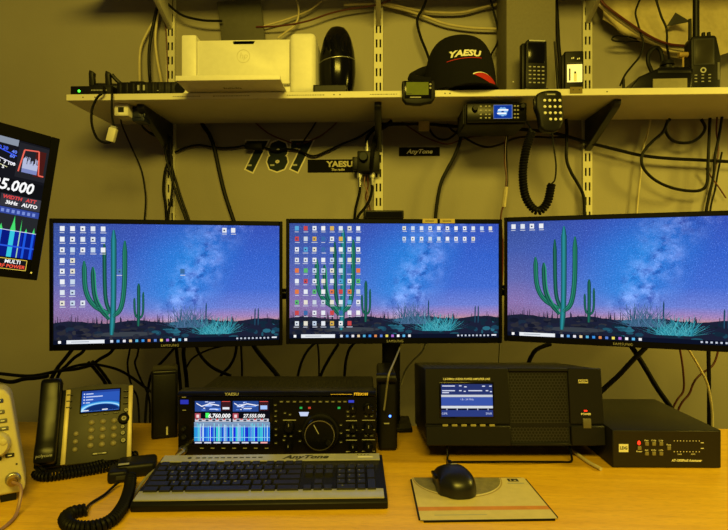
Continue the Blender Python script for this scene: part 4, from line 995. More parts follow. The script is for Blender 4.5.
# front leans back slightly as the stand lifts the front edge
AM = Matrix.Translation((0, 0, zf0)) @ Matrix.Rotation(math.radians(-tl), 4, 'X')
mb = MB(DARKM); mb.M = AM; mb.box(-hw+.002, hw-.002, .008, DEP, .002, hF-.002, .004)
for k in range(30): mb.use(HOLE); mb.box(-hw+.012+.0125*k, -hw+.02+.0125*k, .02, .2, hF-.0022, hF-.0017)
mb.build('case', t)
mb = MB(DARKM); mb.M = AM; xm0, xm1 = (511-515.65)*s, (571.5-515.65)*s; zr = hF*.235
mb.box(-hw, xm0, 0, .01, zr+.006, hF, .0015, 1); mb.box(xm1, hw, 0, .01, zr+.006, hF, .0015, 1); mb.box(xm0, xm1, 0, .01, hF*.96, hF, .001, 1)
mb.box(-hw, xm0, -.004, .01, 0, zr+.003, .002, 1); mb.box(xm1, hw, -.004, .01, 0, zr+.003, .002, 1); mb.box(xm0, xm1, -.003, .01, 0, hF*.03, .001, 1)
mb.box(-hw, hw, .004, .01, zr, zr+.008)
mb.build('front_panel', t)
mb = MB(HOLE); mb.M = AM; mb.rect(xm0, xm1, hF*.02, hF*.97, .007)
mb.use(mat('mesh_steel', '29292e', .4, .2)); st_ = .0072; e = .0011; ny = int(hF*.94/(st_*.866)); 
for j in range(ny):
    zz = hF*.025+(j+.5)*st_*.866
    for i in range(int((xm1-xm0)/st_)):
        xx = xm0+(i+.5+.5*(j % 2))*st_
        if xx+st_/2 > xm1: continue
        n = 6; V = []; 
        for q_ in range(n):
            a = PI/6+PI/3*q_; V += [(xx+.00415*math.cos(a), .0045, zz+.00415*math.sin(a)), (xx+.0029*math.cos(a), .0045, zz+.0029*math.sin(a))]
        mb.add(V, [(2*q_, 2*((q_+1) % n), 2*((q_+1) % n)+1, 2*q_+1) for q_ in range(n)])
mb.build('mesh_grille', t, smooth=False)
XA = lambda px: (px-515.65)*s
ZA = lambda py: (445.5-py)*s
mb = MB(GLOSS); mb.M = AM; mb.box(XA(440), XA(495.5), -.001, .004, ZA(419), ZA(383.5), .0008); mb.build('screen_frame', t)
x0, x1, z0, z1 = XA(442), XA(493.8), ZA(417.3), ZA(385.2); w, h = x1-x0, z1-z0
mb = MB(PIX); mb.M = AM @ Matrix.Translation((x0, -.0014, z0))
P = lambda c, a, b, e_, f_, k=1: (mb.paint(c), mb.rect(a*w, b*w, e_*h, f_*h, -.00012*k))
P('2c3c80', 0, 1, 0, 1, 0); P('27346c', 0, 1, .68, 1, 1); P('c8ccd4', 0, 1, .6, .67, 2); P('3a54a8', 0, 1, .34, .6, 1); P('d8dce2', 0, 1, .255, .33, 2); P('10142c', 0, 1, .2, .255, 2)
for a, b, z in ((.02, .27, .925), (.35, .4, .93), (.45, .5, .9), (.8, .86, .92), (.94, .99, .92), (.02, .27, .78), (.02, .15, .72), (.35, .4, .78), (.44, .48, .76), (.53, .8, .78), (.87, .92, .78), (.95, .99, .75)): P('d4daf0', a, b, z, z+.032, 3)
mb.paint('c8d0f0'); mb.text('1.8 - 54 MHz', .5*w, .525*h, -.0006, .0055); mb.text('OPR', .06*w, .09*h, -.0006, .0065); mb.text('SWR', .92*w, .09*h, -.0006, .0065)
for k in range(5): P('e0e4f0', .1+.2*k, .112+.2*k, .2, .25, 3)
o = mb.build('screen', t, smooth=False); o['label'] = 'lit blue screen with white bars'
mb = MB(PRW); mb.M = AM; mb.text('1.8-54MHz LINEAR POWER AMPLIFIER 600S', XA(468), ZA(380.3), -.0004, .0064, 0, .0001, sx=.86); mb.build('lettering', t, smooth=False)
mb = MB(PRW); mb.M = AM; mb.text('POWER', XA(587.5), ZA(415), -.0004, .0062, 0, .00015); mb.build('lettering', t, smooth=False)
mb = MB(mat('nameplate', 'd8d2b8', .4, .2)); mb.M = AM; mb.box(XA(581.3), XA(591), -.0012, .001, ZA(384.3), ZA(380.8)); mb.use(PRD); mb.text('ACOM', XA(586.1), ZA(382.5), -.0015, .0066, 0, .0003); mb.build('nameplate', t, smooth=False)
for k in range(6):
    mb = MB(mat('amp_key', '8e8660', .4)); mb.M = AM; px = 445.5+9.4*k; mb.box(XA(px)-.006, XA(px)+.006, -.003, .001, ZA(428.2), ZA(424.8), .0008, 1); mb.build('button', t)
mb = MB(LEDR); mb.M = AM; mb.box(XA(585.8), XA(588.8), -.0008, .001, ZA(412.3), ZA(411)); mb.build('power_light', t)
mb = MB(mat('switch_grey', '5a564c', .4)); mb.M = AM; mb.box(XA(583.6), XA(591.6), -.005, .002, ZA(428.5), ZA(419), .001); mb.build('power_switch', t)
for xx in (-hw+.03, hw-.03):
    mb = MB(BLACK); f = AM @ Vector((xx, DEP-.03, .003)); mb.lathe([(.011, 0), (.012, f.z+.0015)], 14, Matrix.Translation((f.x, f.y, 0))); mb.build('rear_foot', t)
mb = MB(SATIN); xl, xr = XA(448), XA(572)
mb.tube([(xl, .02, zf0+.001), (xl, .006, .018), (xl+.002, .0, .003), (xl+.03, -.002, .0026), (0, -.012, .0065), (xr-.03, -.002, .0026), (xr-.002, .0, .003), (xr, .006, .018), (xr, .02, zf0+.001)], .0023, 8); mb.build('wire_stand', t)
# tuner
dT = 1.136; s = dT/F; xL = .5265
rzT = YAW-.012; pl = Vector((0, 0, CAMZ))+FV*dT+RV*(.523); pl.z = DT
TW, TD, TH = .2275, .265, (CY-430)/F*dT+CAMZ-DT
t = thing('antenna_tuner', 'flat black tuner box with a square white emblem and red light, right of the amplifier', 'tuner', pl+RV*TW/2, rzT)
XT = lambda px: (px-612)*s-TW/2+.0
ZT = lambda py: (CY-py)/F*dT+CAMZ-DT
mb = MB(DARKM); mb.box(-TW/2, TW/2, 0, TD, .0, TH, .002)
mb.build('case', t)
mb = MB(mat('tuner_face', '0f0f10', .5)); mb.box(-TW/2+.0015, TW/2-.0015, -.0012, .001, .0015, TH-.0015, .0005, 1); mb.build('front_panel', t)
mb = MB(PRW); a = 622.8
mb.box(XT(618.2), XT(627.6), -.0018, -.001, ZT(452), ZT(444)); mb.use(PRD); mb.text('LDG', XT(622.9), ZT(448), -.0021, .0085, 0, .0004, sx=.95); mb.build('emblem', t, smooth=False)
mb = MB(LEDR); mb.ball((XT(638.2), -.0015, ZT(442.8)), (.0032, .002, .0045), 12, 7); mb.build('red_light', t)
kx = [(645.7, 443.5), (652.8, 443.5), (660, 443.5), (645.7, 453.2), (652.8, 453.2), (660, 453.2), (667.7, 447.8), (638.4, 447.8)]
for px, py in kx:
    mb = MB(mat('tuner_key', '77725c', .4)); mb.box(XT(px-1.8), XT(px+1.8), -.004, -.001, ZT(py+1.8), ZT(py-1.8), .0006, 1); mb.build('button', t)
mb = MB(PRW)
for (px, py), w_ in zip(kx, ('Func', 'C Up', 'L Up', 'Ant', 'C Dn', 'L Dn', 'Tune', 'Power')): mb.text(w_, XT(px), ZT(py-3.2 if w_ != 'Power' else py+3.6), -.0016, .0046, 0, .0001)
for k in range(9):
    mb.disc(XT(673.2+3.1*k), ZT(440.6), .0011, -.0016, 8)
    mb.disc(XT(673.2+3.1*k), ZT(451.4), .0011, -.0016, 8)
for py in (442.4, 448): mb.rect(XT(699.5), XT(702.5), ZT(py+.4), ZT(py-.4), -.0016)
mb.text('SWR', XT(678.5), ZT(454), -.0016, .0042); mb.text('PWR', XT(692), ZT(454), -.0016, .0042)
mb.text('AT-1000ProII Autotuner', XT(685.5), ZT(460.2), -.0016, .0072, .15, .0003, sx=.86); mb.build('panel_print', t, smooth=False)
# desk phone
p = C(96.5, CY, 1.125); p.z = DT; rp_ = math.radians(20)
t = thing('desk_phone', 'dark grey office desk phone with a blue screen and its handset at left', 'telephone', p, YAW+rp_)
SL = .159; lean = 27; PW = .0665; PM = Matrix.Translation((0, 0, .0165)) @ Matrix.Rotation(math.radians(-lean), 4, 'X')
PH = mat('phone_grey', '373631', .45, spec=.2)
mb = MB(PH); mb.M = PM; pts = [(-PW, 0), (PW, 0)]+[(PW-2*PW*i/12, SL+.005*math.sin(PI*i/12)) for i in range(13)]; mb.prism(pts, 0, .018, .002)
mb.text('poly', -.01, SL-.003, -.0006, .006) if False else None
mb.build('front_panel', t)
mb = MB(BLACK); mb.prism_x([(.012, .0), (.018, .016), (.1, .15), (.13, .0)], -PW-.03, PW-.01, .003); mb.build('stand', t)
TR_ = mat('phone_trim', 'a89a70', .4, .1)
for sx_ in (-1, 1):
    mb = MB(TR_); mb.M = PM; xx = sx_*(PW-.0045); mb.box(xx-.0045, xx+.0045, -.004, .014, .001, SL-.003, .0012); mb.build('side_trim', t)
XP = lambda f_: -PW+2*PW*f_
ZP = lambda f_: SL*f_
x0, x1, z0, z1 = XP(.235), XP(.795), ZP(.66), ZP(.945); w, h = x1-x0, z1-z0
mb = MB(GLOSS); mb.M = PM; mb.box(x0-.003, x1+.003, -.0012, .002, z0-.003, z1+.003, .0006); mb.build('screen_frame', t)
mb = MB(PIX); mb.M = PM @ Matrix.Translation((x0, -.0015, z0))
P = lambda c, a, b, e_, f_, k=1: (mb.paint(c), mb.rect(a*w, b*w, e_*h, f_*h, -.00012*k))
P('2c58b8', 0, 1, 0, 1, 0); P('24439a', 0, 1, .9, 1, 1)
for i in range(10):
    mb.paint(['1a4aa8', '2060c0', '2a78d0', '3a94e0', '58b0ec', '8ad0f8', 'c0ecff', '4aa0e4', '2050a0', '102c6c'][i]); r0 = 1.0-.045*i; mb.poly([( (.55+.75*r0*math.cos(PI*k/16))*w if 0 <= .55+.75*r0*math.cos(PI*k/16) <= 1 else (w if .55+.75*r0*math.cos(PI*k/16) > 1 else 0), .5*r0*math.sin(PI*k/16)*h*.98+.02*h) for k in range(17)], -.00012*(2+i))
for z, a in ((.82, .3), (.68, .55), (.54, .3), (.4, .22)): P('e4ecff', .05, .08, z, z+.06, 14); P('c4d4f8', .11, a, z, z+.05, 14)
P('e8eef8', .04, .2, .03, .08, 15); P('e8eef8', .55, .7, .03, .08, 15); o = mb.build('screen', t, smooth=False); o['label'] = 'lit blue screen with a glowing globe'
KP = mat('phone_key', '77705a', .4, spec=.3)
for j in range(4):
    for i in range(3):
        mb = MB(KP); mb.M = PM; mb.ball((XP(.4+.165*i), -.001, ZP(.515-.1*j)), (.0062, .003, .0058), 12, 7); mb.build('key', t)
for k in range(3):
    mb = MB(KP); mb.M = PM; mb.ball((XP(.185), -.001, ZP(.385-.1*k)), (.005, .0025, .005), 12, 7); mb.build('key', t)
for fx, fz, r in ((.905, .645, .0055), (.86, .42, .005), (.865, .34, .0055), (.875, .24, .006)):
    mb = MB(SATIN); mb.M = PM; mb.knob(XP(fx), ZP(fz), -.0003, r, .003, 14); mb.use(KP); mb.ring(XP(fx), ZP(fz), r*.45, r*.62, -.0034, 14); mb.build('function_key', t)
mb = MB(SATIN); mb.M = PM; mb.knob(XP(.875), ZP(.53), -.0003, .0125, .005, 24); mb.use(KP); mb.ring(XP(.875), ZP(.53), .003, .0048, -.0054, 16); mb.build('navigation_ring', t)
for k in range(4):
    mb = MB(SATIN); mb.M = PM; mb.box(XP(.3+.15*k)-.005, XP(.3+.15*k)+.005, -.002, .001, ZP(.61), ZP(.628), .0006, 1); mb.build('soft_key', t)
for k in range(3):
    for fx in (.055, .89):
        mb = MB(SATIN); mb.M = PM; mb.box(XP(fx)-.005, XP(fx)+.005, -.0055, .001, ZP(.9-.085*k), ZP(.915-.085*k), .0006, 1); mb.build('line_key', t)
mb = MB(SATIN); mb.M = PM; mb.box(XP(.43), XP(.65), -.002, .001, ZP(.085), ZP(.12), .001, 1); mb.use(PRG); mb.rect(XP(.45), XP(.5), ZP(.095), ZP(.11), -.0023); mb.rect(XP(.58), XP(.63), ZP(.095), ZP(.11), -.0023); mb.build('volume_bar', t)
mb = MB(BLACK); mb.M = PM; mb.box(-PW-.05, -PW+.001, .006, .03, .0, SL, .004); mb.build('handset_cradle', t)
mb = MB(SATIN); mb.M = PM @ Matrix.Translation((-PW-.026, 0, 0))
mb.prism_x([(-.028, .004), (-.03, .03), (-.026, .05), (-.024, SL*.55), (-.026, SL-.03), (-.03, SL+.012), (-.022, SL+.02), (.003, SL+.018), (.004, SL-.025), (-.004, SL-.04), (-.004, .055), (.004, .04), (.004, .004)], -.0195, .0195, .006)
mb.use(PRG); mb.text('polycom', 0, .018, -.0305, .0085, .1); o = mb.build('handset', t); o['label'] = 'glossy black handset'
# coiled phone cord
def dz(px, py, dzv): p_ = D(px, py, DESK+dzv); return p_
mb = MB(BLKW); mb.coil([dz(44, 468, .02), dz(36, 474, .012), dz(48, 477, .0095), dz(75, 473, .0095), dz(105, 468, .0095), dz(137, 460, .0095)], .0068, .0026, .0062, 6, 9)
mb.coil([dz(137, 454, .0095), dz(110, 461, .012), dz(84, 467.5, .014), dz(60, 470, .018)], .0062, .0025, .0062, 6, 9)
one('coiled_cord', mb, 'black coiled phone cord lying in two runs in front of the desk phone', 'cord')
# microphone connector block with coiled cord on the desk
pm = D(134, 477); pm.z = DT
t = thing('desk_microphone', 'small black hand microphone lying on the desk left of the keyboard', 'microphone', pm, .35)
mb = MB(BLACK); mb.box(-.034, .042, -.01, .05, .001, .028, .008, 3); mb.box(-.046, -.01, -.03, .02, .001, .024, .006, 3); mb.build('case', t)
mb = MB(DGREY); mb.box(-.03, -.012, -.032, -.029, .008, .016, .001); mb.build('talk_key', t); mb = MB(PRG); mb.box(-.028, -.008, -.012, -.004, .0302, .031); mb.build('label_plate', t)
mb = MB(BLKW); mb.coil([dz(131, 476, .024), dz(129, 490, .014), dz(123, 506, .0112), dz(110, 521, .0112), dz(90, 527.5, .0112), dz(71, 526, .0112), dz(65, 519, .0112), dz(72, 512.5, .0112), dz(86, 509.5, .0112)], .0078, .0035, .0066, 6, 9)
mb.tube([dz(86, 509.5, .0112), dz(90, 504, .005), dz(104, 495, .005), dz(114, 486, .008), dz(119, 482, .012)], .0026, 6)
one('coiled_cord', mb, 'thick black coiled microphone cord looping on the desk at lower left', 'cord')
mb = MB(GREYW); q0 = t.location; pts = [C(183.5, 451, 1.125), C(178, 455, 1.10), C(165, 463, 1.08), C(150, 474, 1.05), dz(142, 483, .01), dz(136, 492, .004), dz(131, 499, .0032)]
mb.tube(pts, .0028, 8); one('signal_cable', mb, 'grey cable running from the transceiver plug down past the keyboard corner', 'cable')
# bench instrument at the left edge
rI = YAW+.55; pI = C(26, CY, .985)-Vector((math.cos(rI), math.sin(rI), 0))*.112; pI.z = DT
t = thing('bench_instrument', 'cream bench instrument with knobs and a silver connector at the left edge', 'instrument', pI, rI)
s = .985/F; hI = .19; IM = Matrix.Translation((0, 0, .0135)) @ Matrix.Rotation(math.radians(-6), 4, 'X')
IV = mat('instrument_cream', 'bdb48c', .45, var=.03)
mb = MB(IV); mb.M = IM; mb.prism([(-.13, 0), (.108, 0), (.112, .012), (.088, hI-.016), (.08, hI-.004), (.07, hI), (-.13, hI)], 0, .11, .006, 3); mb.build('case', t)
for x_ in (-.1, .085):
    for y_ in (.012, .1): mb = MB(BLACK); mb.box(x_-.012, x_+.012, y_-.006, y_+.006, 0, .016 if y_ < .05 else .006); mb.build('foot', t)
mb = MB(IV); mb.M = IM; mb.knob(.066, .092, -.0003, .023, .018, 28); mb.knob(.078, .097, -.018, .006, .002, 14); mb.build('jog_wheel', t)
for x_, z_, m in ((.07, hI-.022, mat('blue_key', '2c3a88', .4)), (.072, hI-.042, GREY), (.076, hI-.058, GREY), (.054, hI-.058, GREY), (.078, hI-.072, GREY), (.056, hI-.072, GREY), (.068, .066, DGREY), (.087, .069, DGREY), (.048, .064, DGREY)):
    mb = MB(m); mb.M = IM; mb.box(x_-.007, x_+.007, -.003, .001, z_-.0035, z_+.0035, .0015, 2); mb.use(PRW); mb.rect(x_-.003, x_+.003, z_-.0008, z_+.0008, -.0033); mb.build('button', t)
mb = MB(CHROME); mb.M = IM; mb.knob(.092, .026, -.0003, .0125, .006, 20); mb.use(mat('brass', 'b0904a', .3, .9)); mb.knob(.092, .026, -.006, .0095, .02, 18); mb.build('connector', t)
mb = MB(PRD); mb.M = IM; mb.rect(.05, .085, hI-.085, hI-.084, -.0004); mb.rect(.096, .099, .05, .053, -.0004); mb.rect(.05, .065, .024, .025, -.0004); mb.rect(.05, .065, .034, .035, -.0004); mb.build('panel_print', t, smooth=False)
IW = Matrix.Translation(pI) @ Matrix.Rotation(rI, 4, 'Z') @ IM
mb = MB(PINKW); a = IW @ Vector((.092, -.026, .026)); mb.tube([a, IW @ Vector((.105, -.05, .02)), dz(17, 512, .008), dz(8, 524, .0035), dz(-12, 538, .003)], .0028, 8)
one('test_lead', mb, 'thin pinkish lead from the connector of the cream instrument', 'cable')
# ------------------------------------------------------------------ cables
def cable(label, m, r, pts, Y=1.872, name='cable', cat='cable', group=None):
    P = []; pts = list(pts)
    if not isinstance(pts[-1], Vector) and 228 <= pts[-1][1] <= 245:      # it plugs into the back of a monitor
        px = pts[-1][0]; m_ = mon1 if px < 285 else mon2 if px < 502 else mon3
        I = (Matrix.Translation(m_.location) @ Matrix.Rotation(m_.rotation_euler.z, 4, 'Z')).inverted()
        o_ = I @ Vector((0, 0, CAMZ)); r_ = I.to_3x3() @ ray(px, 292)
        hit = lambda yb: (yb-o_.y)/r_.y
        xb = o_.x+r_.x*hit(.05); k_ = hit(.0512 if abs(xb) < MW/2-.08 else .0252)
        e_ = Vector((0, 0, CAMZ))+ray(px, 292)*k_; w_ = W(px, 262, Y-.03); v_ = W(px, 284, Y-.12)
        pts += [w_, v_, e_.lerp(v_, .35), e_]
    for q in pts:
        if isinstance(q, Vector): P.append(q)
        else: P.append(W(q[0], q[1], q[2] if len(q) > 2 else Y))
    mb = MB(m); mb.tube(P, r, 8, 7); return one(name, mb, label, cat, group=group)
B_ = BLKW
# above the shelf
cable('pale cable curving down the wall left of the printer, the leftmost one', CREAMW, .0045, [(159, 6), (156.6, 16), (147, 33), (141, 47), (139.5, 62), (139.7, 80, 1.85), (139.7, 87, 1.80)], 1.87)
cable('pale cable dropping straight down the wall just left of the printer', CREAMW, .0045, [(161, 4), (158, 14), (155.3, 38), (157, 58), (160.5, 77, 1.85), (162, 86, 1.80)], 1.862)
cable('thick black cable between the two pale cables left of the printer', B_, .0055, [(157, 8), (153, 26), (149.5, 47), (149, 65), (150, 80, 1.85), (150, 86, 1.80)], 1.855)
cable('thin dark red cord running down beside the left upright', REDW, .0025, [(163, 6), (166, 30), (167, 55), (167.5, 80), (167.5, 91, 1.87)], 1.872)
cable('black cord sagging from the left upright to the grey panel', B_, .004, [(165, 0), (171, 7), (181, 14.5), (191, 18), (205, 20.5), (222, 21)], 1.84)
cable('pale cord rising from the grey panel to the top edge', CREAMW, .003, [(255, 28), (264, 26), (280, 21.5), (296, 16), (310, 10), (322, 1)], 1.868)
cable('pale cord hanging in a short curve above the printer', CREAMW, .0035, [(296, -2), (298.5, 8), (298, 18), (294, 26), (286, 32), (278, 38)], 1.862)
cable('dark red cord running along the wall above the egg-shaped pod', REDW, .003, [(256, 27), (280, 26), (306, 21.5), (330, 13.5), (350, 9), (376, 5), (395, -2)], 1.856)
cable('upper pale cable sagging along the wall above the cap', CREAMW, .0045, [(344, 5), (370, 4), (392, 5), (410, 9), (428, 12), (448, 13), (465, 12), (485, 7), (507, 2)], 1.868)
cable('lower pale cable running down behind the cap towards the tall box', CREAMW, .0045, [(376, 3), (390, 6.5), (408, 11), (426, 17), (444, 23.5), (463, 27), (480, 28.5), (506, 29)], 1.866)
cable('black cord bending down onto the left side of the cap', B_, .0045, [(427, -2), (423.5, 7), (418, 17), (417.5, 25), (421, 38), (427, 53), (431, 66), (434, 84, 1.83)], 1.84)
cable('black cord dropping from above behind the right side of the cap', B_, .0035, [(490, -2), (493, 9), (497, 24), (499, 35), (497, 44), (491, 55), (487, 66), (486, 84, 1.85)], 1.85)
cable('black cord behind the lit device, curving beside the tall box', B_, .0065, [(556, -2), (557.5, 24), (558.5, 44), (560, 60), (560.5, 75), (562, 86, 1.82)], 1.868)
cable('kinked black cord dropping to the stub antenna at right', B_, .0032, [(641, -3), (638, 4), (635.5, 13), (638, 24), (641.5, 36), (643.5, 44), (640, 56), (632, 66), (625, 75), (620, 86, 1.80)], 1.79)
cable('black cord dropping behind the locking knob of the sloping charger', B_, .0035, [(655, -4), (658, 6), (661.5, 17), (666, 27), (667, 36), (667, 46), (669, 58, 1.74), (668, 70, 1.735)], 1.78)
cable('black wire folded into a narrow loop on the wall at right', B_, .0028, [(642, 41), (630, 41.5), (618, 41.5), (612, 39.5), (615, 36), (624, 36), (634, 38.5), (644, 42)], 1.83)
cable('black arched cable end rising behind the sloping charger', B_, .0065, [(655, 80), (651, 70), (648, 62), (649, 53), (655, 47.5), (660, 50), (662.5, 60), (662, 74)], 1.79)
cable('thick pale hose sweeping down to the two-way radio at right', CREAMW, .0085, [(598, 1), (603, 6.5), (620, 20), (640, 33.5), (655, 42), (670, 47), (684, 49.5), (700, 50)], 1.80)
cable('red-brown cable lying along the thick pale hose', REDW, .004, [(600, -1), (606, 6), (622, 18), (641, 31), (656, 39.5), (671, 44.5), (690, 46)], 1.783)
# left end, under the shelf
pv = W(112, 135, 1.60)
mb = MB(CREAM); mb.M = Matrix.Translation(pv) @ Matrix.Rotation(.25, 4, 'Y'); mb.box(-.012, .012, -.008, .008, -.021, .021, .003); mb.use(SILV); mb.box(-.008, .008, -.005, .005, .021, .027)
one('inline_plug', mb, 'white in-line plug dangling on black cords below the left end of the shelf', 'plug')
cable('black cord looping over the shelf edge and round to the white plug', B_, .0036, [(104, 87, 1.606), (103, 92.4, 1.585), (97, 98, 1.583), (92, 110, 1.585), (92, 125, 1.59), (97, 138, 1.597), (104, 142.5, 1.599), Vector((pv.x-.004, pv.y, pv.z-.022))])
cable('short black cord dropping straight from the slim box to the white plug', B_, .0034, [(112, 87, 1.606), (112, 92.6, 1.587), (111.8, 102, 1.585), (112, 115, 1.592), Vector((pv.x+.006, pv.y, pv.z+.026))])
cable('thin black cord hanging from the white socket down behind the left monitor', B_, .0028, [(121, 116, 1.70), (122, 125, 1.80), (131, 146), (141, 169), (145, 190), (145.5, 205), (143.5, 232)], 1.875)
cable('short black cord from the navy adapter to the left bracket', B_, .003, [(140, 108, 1.685), (140, 121, 1.70), (146, 130, 1.75), (158, 136, 1.80), (168, 139, 1.85)])
cable('second short black cord looping below the navy adapter', B_, .0028, [(142, 112, 1.685), (142.5, 126, 1.72), (150, 133.5, 1.76), (160, 138, 1.82), (170, 142, 1.86)])
cable('black cable hanging down the left upright, curling outwards', B_, .005, [(158, 118, 1.80), (168, 138, 1.83), (169.5, 156), (165, 172), (163.5, 190), (165.5, 205), (167, 232)], 1.85)
cable('black cable running straight down over the left upright', B_, .0045, [(170, 136, 1.83), (171, 158), (172.8, 180), (171, 200), (168.5, 214), (168, 232)], 1.845)
cable('black cable slanting from the left bracket down to the right', B_, .0045, [(166, 136, 1.84), (168.5, 156), (174, 175), (181, 198), (188.5, 219), (192, 234)], 1.865)
cable('dark cable slanting beside it, nearer to the upright', B_, .0042, [(163, 134, 1.82), (166, 156), (171, 176), (178, 199), (185.5, 219), (189, 234)], 1.84)
cable('thick black cable curving from the shelf behind the left monitor', B_, .0072, [(198, 115, 1.872), (203.5, 126), (209, 134), (214, 147), (219, 170), (224.5, 193), (233, 219), (238, 234)], 1.874)
cable('thin cable wandering along the wall across the 787 sticker', B_, .0035, [(175, 152), (186, 147.5), (198.5, 145), (212, 147), (224, 148), (236, 147.2), (246, 145.5), (262, 146.5), (275, 151), (287, 149), (300, 151), (313, 156), (327, 151), (342, 144), (357, 138), (370, 130, 1.86), (378, 124, 1.85)], 1.877)
mb = MB(B_); a, b = W(245, 145.5, 1.866), W(263, 147, 1.866); mb.box(-.031, .031, -.011, .008, -.012, .012, .004); one('cable_block', mb, 'black in-line block on the thin cable above the first 7 of the wall sticker', 'cable block', (a+b)/2, 0)
cable('dark red wire drooping to the 787 sticker from upper left', REDW, .0026, [(254, 121), (259, 126), (268, 133), (277, 137.5), (285, 140.5), (292, 143)], 1.876)
cable('dark red wire drooping to the 787 sticker from upper right', REDW, .0026, [(338, 121), (332, 127), (322, 135), (312, 140), (304, 143), (296, 144)], 1.876)
cable('short black wire dropping to the end of the 787 sticker', B_, .0028, [(316, 122), (313, 127), (307, 136), (302, 143), (298, 147)], 1.87)
# antenna switch leads
sw = W(369, 165, YW)
cable('black lead arching from the top plug of the antenna switch', B_, .0055, [(366.2, 143, 1.847), (367, 138), (371, 132), (377, 127.5), (384, 125.5), (392, 124.5)], 1.845)
cable('thick black lead passing behind the antenna switch up to the shelf', B_, .007, [(371, 172, 1.832), (372, 158, 1.806), (373.5, 145, 1.815), (375, 138), (379, 130), (385, 126.5), (392, 121)], 1.835)
cable('black lead hanging from the left plug of the antenna switch', B_, .0048, [(360, 185, 1.847), (359.6, 192), (357, 203), (355, 213), (354, 235)], 1.85)
cable('black lead curling from the right plug of the antenna switch', B_, .0048, [(372, 185, 1.847), (372, 190), (369.5, 200), (364, 209), (358, 217), (354, 235)], 1.84)
cable('thin pink wire between the plugs of the antenna switch', PINKW, .0022, [(365, 175), (364.5, 184), (368, 194), (367, 203), (369, 214), (370, 235)], 1.86)
cable('thin red wire beside the pink one under the antenna switch', REDW, .0022, [(367, 174), (368, 186), (365.5, 197), (370, 208), (372, 235)], 1.866)
# middle and right, under the shelf
cable('dark cable running level along the wall right under the shelf', B_, .0055, [(376, 124.5), (400, 124), (425, 124), (450, 126), (475, 127.5), (500, 128.5), (530, 130), (558, 134), (590, 143), (618, 150), (642, 155.5), (670, 158.5), (700, 160), (735, 162)], 1.84)
cable('black cable drooping in two swags below the mobile transceiver', B_, .0035, [(447, 124), (452, 130), (464, 137), (475, 143.5), (487, 147), (500, 144.5), (514, 138.5), (530, 136.5), (550, 137.5), (570, 137)], 1.85)
cable('black short swag of cable on the wall left of the mobile transceiver', B_, .0035, [(428, 122), (430.5, 131), (437, 138), (446, 139.5), (454, 135), (460, 127)], 1.862)
cable('thin dark red wire in a long swag under the shelf', REDW, .0024, [(402, 122), (412, 129), (424, 136.5), (438, 142), (448, 144), (458, 141), (470, 137), (485, 135.5), (500, 131)], 1.868)
mb = MB(TAPE); mb.box(-.018, .018, -.006, .01, -.016, .016, .002); one('tape_tab', mb, 'small yellow tape tab on the cables right under the shelf', 'tape', W(424, 126, 1.832), 0)
cable('black cable curving down from the mobile transceiver to the centre monitor', B_, .0062, [(464, 116, 1.80), (462, 130, 1.84), (459.5, 143), (454, 157), (446.5, 171), (441, 183), (437.5, 200), (435.5, 218), (435, 235)], 1.855)
cable('red wire hanging from the mobile transceiver to a pale connector', REDW, .0032, [(506.5, 118, 1.79), (506.5, 131, 1.80), (505, 147), (505, 163), (506.5, 177), (505.8, 188)], 1.80)
cable('dark wire hanging twisted beside the red one', B_, .0026, [(508.5, 119, 1.79), (508, 133, 1.80), (506.5, 150), (507, 166), (507.5, 180), (507, 188)], 1.81)
mb = MB(CREAMW); a = W(506, 187, 1.803); b = W(503.5, 207, 1.803); mb.tube([a, a.lerp(b, .5), b], .0075, 8, 3); one('wire_connector', mb, 'pale crimped connector on the hanging red wire', 'connector')
cable('red wire leaving the pale connector behind the monitors', REDW, .003, [(503.5, 206), (501.5, 212), (500.8, 222), (502.8, 240), (502.5, 270, 1.72), (501.5, 292, 1.6), (501, 299, 1.45)], 1.80)
cable('black cord bending down over the right upright', B_, .0055, [(566, 119), (567, 132), (566.5, 158), (571, 172), (578, 184), (583.5, 196), (584.5, 213), (584.5, 232)], 1.835)
cable('thin pale cord hanging straight down right of the right upright', CREAMW, .003, [(651, 118), (647.5, 134), (643, 150), (640.5, 176), (638.5, 195), (637, 212), (636, 232)], 1.872)
cable('black cable hanging in a short loop under the right end of the shelf', B_, .005, [(670, 119), (666.5, 124), (666, 132), (672, 140), (683, 143), (694, 141), (702, 134.5), (705, 127), (701, 119)], 1.83)
cable('black cable hanging in a large loop on the wall at right', B_, .005, [(668, 120), (663, 132), (653, 141), (645.5, 149), (641.5, 158), (644, 169), (655, 180), (671, 187.5), (688, 190.8), (701, 190), (707, 183), (708, 163), (709, 140), (710, 118)], 1.825)
cable('dark red wire hanging at the right edge under the shelf', REDW, .0028, [(717, 117), (716.5, 132), (718.5, 150), (715, 170), (711, 190), (707, 210), (704, 232)], 1.85)
cable('black cable hanging at the right edge under the shelf', B_, .0045, [(722, 117), (719, 136), (715, 156), (713.5, 176), (709, 196), (706, 212), (704, 234)], 1.835)
cable('thin red wire crossing to the right edge behind the right monitor', REDW, .0025, [(706, 168), (712, 178), (718, 186), (726, 198)], 1.868)
cable('thin black cord at the right edge, slanting behind the right monitor', B_, .003, [(722, 152), (718, 172), (715, 190), (711, 206), (708, 234)], 1.872)
